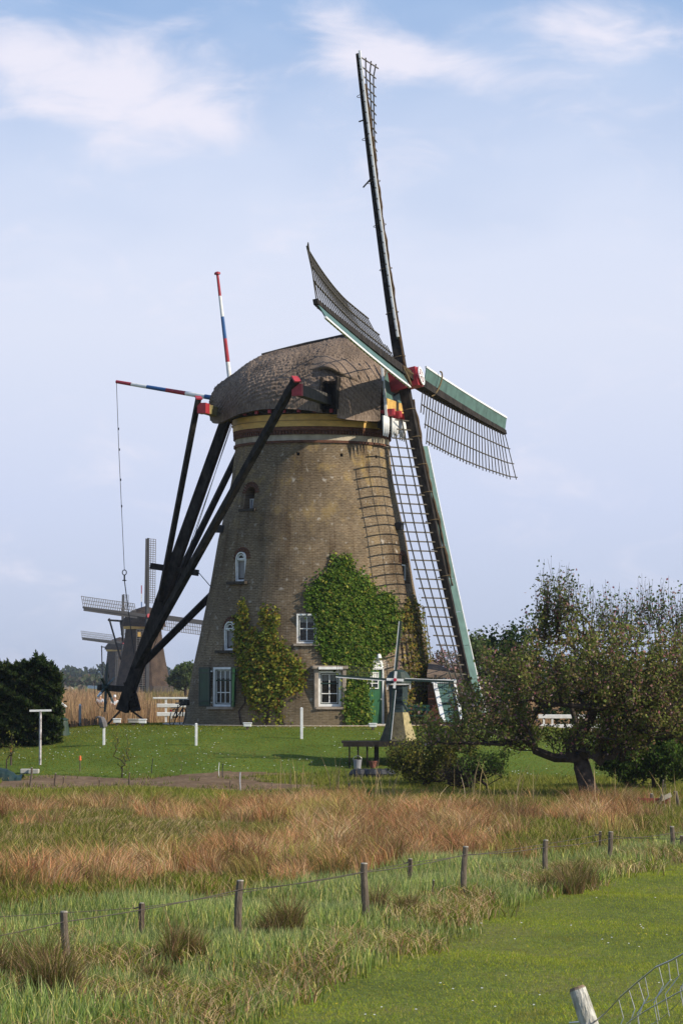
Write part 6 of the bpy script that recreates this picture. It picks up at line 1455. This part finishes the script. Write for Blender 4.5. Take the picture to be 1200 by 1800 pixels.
cr = [(-4.4, 1.2, 2.0, 1.0), (-3.4, 2.6, 2.6, .55), (-1.5, 3.5, 3.7, .5), (.6, 3.6, 4.1, .5), (2.6, 3.0, 3.7, .4), (3.8, 1.9, 3.0, .4)]
t, c, hub = far_mill(252, 497, 1106, 1212, 66, 112, (259, 1083), R(-5.4), cr, 'dark thatched windmill beyond the reeds directly behind the tail pole, with yellow band', R(48),
    [((190, 1090), (232, 1093), .35), ((192, 1087), (213, 1160), .3), ((212, 1093), (217, 1130), .28), ((262, 1115), (226, 1195), .4)])
for a_, b_, m in ((.0, .33, BLUE), (.33, .66, WHITE), (.66, 1, RED)): p0, p1 = at(249, 1072, 497), at(249, 1029, 497); f = MB(); f.beam(p0.lerp(p1, a_), p0.lerp(p1, b_), .16, .16); f.build('flagpole', m, t)
for (px, py, ww, hh_) in ((245, 1115, 5, 8),): p = at(px, py, 490); f = MB(); f.box((p.x, p.y - 0, p.z), (ww * .1, .2, hh_ * .1)); f.build('window', YEL, t)
far_mill(209, 800, 1145, 1207, 42, 66, (216, 1130), R(-5.4), cr, 'the farthest windmill, half hidden to the left behind the nearer dark thatched one', R(50),
    [((178, 1137), (200, 1139), .3), ((179, 1135), (180, 1180), .3), ((181, 1180), (178, 1200), .3)])
# farm roofs far left
for k, (px, py, wpx, hpx) in enumerate(((122, 1203, 12, 7), (143, 1206, 8, 4))):
    dep = 1000 - 60 * k; p = at(px, 1206, dep); s = dep / FPX; w_ = wpx * s; t = thing('farmhouse', ['tiny farmhouse on the horizon left of the far mills', 'smallest farm shed on the horizon just left of the far mills'][k], 'house', (p.x, dep, 0))
    f = MB(); f.box((p.x, dep, 1.2), (w_, 8, 2.6)); f.build('wall', PLAST, t); f = MB(); f.prism([(p.x - w_ / 2 - .3, dep - 4.2, 2.4), (p.x + w_ / 2 + .3, dep - 4.2, 2.4), (p.x, dep - 4.2, 2.4 + hpx * s * .8)], (0, 8.4, 0)); f.build('roof', DARKW, t)

# ================================================================== CYCLISTS ON THE EMBANKMENT
def person(px, py, dep, lab, shirt):
    z0 = float(hz(0, dep)); x = at(px, py, dep).x; B = Vector((x, dep, z0)); t = thing('person', lab, 'person', tuple(B))
    def skin(name, V_, E_, rad, m):
        me = bpy.data.meshes.new(name); o3 = ORG[t.name]; me.from_pydata([tuple(Vector(v) + B - o3) for v in V_], E_, []); me.materials.append(m)
        o = bpy.data.objects.new(name, me); COL.objects.link(o); o.parent = t; ORG[o.name] = o3
        md = o.modifiers.new('skin', 'SKIN'); 
        for i, r in enumerate(rad): me.skin_vertices[0].data[i].radius = (r, r)
        me.skin_vertices[0].data[0].use_root = True
        md2 = o.modifiers.new('sub', 'SUBSURF'); md2.levels = 1; md2.render_levels = 1
        return o
    SKN = mat('skin', (.45, .26, .18), .6, .05)
    V_ = [(0, 0, .98), (0, .0, 1.2), (.0, .02, 1.42), (0, .0, 1.53), (0, -.02, 1.64), (0, -.02, 1.76), (.19, .02, 1.40), (.24, -.12, 1.16), (.20, -.36, 1.08), (-.19, .02, 1.40), (-.24, -.12, 1.16), (-.20, -.36, 1.08),
          (.10, -.05, .92), (.11, -.26, .62), (.11, -.10, .22), (.11, -.20, .16), (-.10, -.05, .92), (-.11, -.20, .52), (-.11, -.05, .10), (-.11, -.16, .05)]
    E_ = [(0, 1), (1, 2), (2, 3), (3, 4), (4, 5), (2, 6), (6, 7), (7, 8), (2, 9), (9, 10), (10, 11), (0, 12), (12, 13), (13, 14), (14, 15), (0, 16), (16, 17), (17, 18), (18, 19)]
    rad = [.14, .14, .15, .055, .09, .085, .065, .045, .035, .065, .045, .035, .09, .065, .045, .035, .09, .065, .045, .035]
    skin('body', V_, E_, rad, SKN)
    skin('shirt', [(0, 0, 1.0), (0, 0, 1.2), (0, .02, 1.42), (.20, .02, 1.40), (.25, -.10, 1.20), (-.20, .02, 1.40), (-.25, -.10, 1.20)], [(0, 1), (1, 2), (2, 3), (3, 4), (2, 5), (5, 6)], [.17, .17, .175, .085, .065, .085, .065], shirt)
    f = MB(); f.lathe([(.105, 1.68), (.11, 1.76), (.08, 1.84), (.001, 1.86)], (B.x, B.y - .02, B.z), 12); f.build('cap', WHITE, t)
    # bicycle under the rider, a thing of its own
    bt2 = thing('bicycle', 'bicycle ridden by the ' + ('right-hand' if px > 190 else 'left-hand') + ' white-shirted cyclist behind the reeds', 'bicycle', tuple(B))
    for u0 in (-.5, .55): f = MB(); f.tube([B + Vector((.02, u0 + .34 * math.cos(a), .35 + .34 * math.sin(a))) for a in np.linspace(0, 2 * math.pi, 20)], .02, 5, cap=False); f.build('wheel', RUB, bt2)
    f = MB()
    for a, b in (((.55, .35), (.1, .3)), ((.1, .3), (.15, .9)), ((.1, .3), (-.35, .8)), ((.14, .8), (-.36, .9)), ((-.5, .35), (-.36, 1.05))): f.tube([B + Vector((0, a[0], a[1])), B + Vector((0, b[0], b[1]))], .02, 5)
    f.tube([B + Vector((-.25, -.36, 1.06)), B + Vector((.25, -.36, 1.06))], .015, 5); f.build('frame', BLACKM, bt2); f = MB(); f.box(B + Vector((0, .15, .93)), (.16, .26, .06)); f.build('saddle', BLACKM, bt2)
person(202, 1235, 201, 'cyclist in white shirt and white cap among the reeds, right of the winch wheel', WHITE)
person(176, 1235, 204, 'cyclist in pale blue shirt half hidden behind the winch wheel', mat('pale_blue_shirt', (.5, .55, .62), .8))

# ================================================================== HAZE
hzm = bpy.data.materials.new('haze'); hzm.use_nodes = True; t = hzm.node_tree; t.nodes.clear()
v = N(t, 'ShaderNodeVolumePrincipled'); v.inputs['Color'].default_value = (.80, .87, 1, 1); v.inputs['Density'].default_value = .00011; v.inputs['Anisotropy'].default_value = .3
o = N(t, 'ShaderNodeOutputMaterial'); t.links.new(v.outputs[0], o.inputs['Volume'])
f = MB(); f.hexa([(-3100, -60, -2.5), (3100, -60, -2.5), (3100, 3300, -2.5), (-3100, 3300, -2.5), (-3100, -60, 34), (3100, -60, 34), (3100, 3300, 34), (-3100, 3300, 34)])
tag(f.build('haze', hzm), kind='stuff')
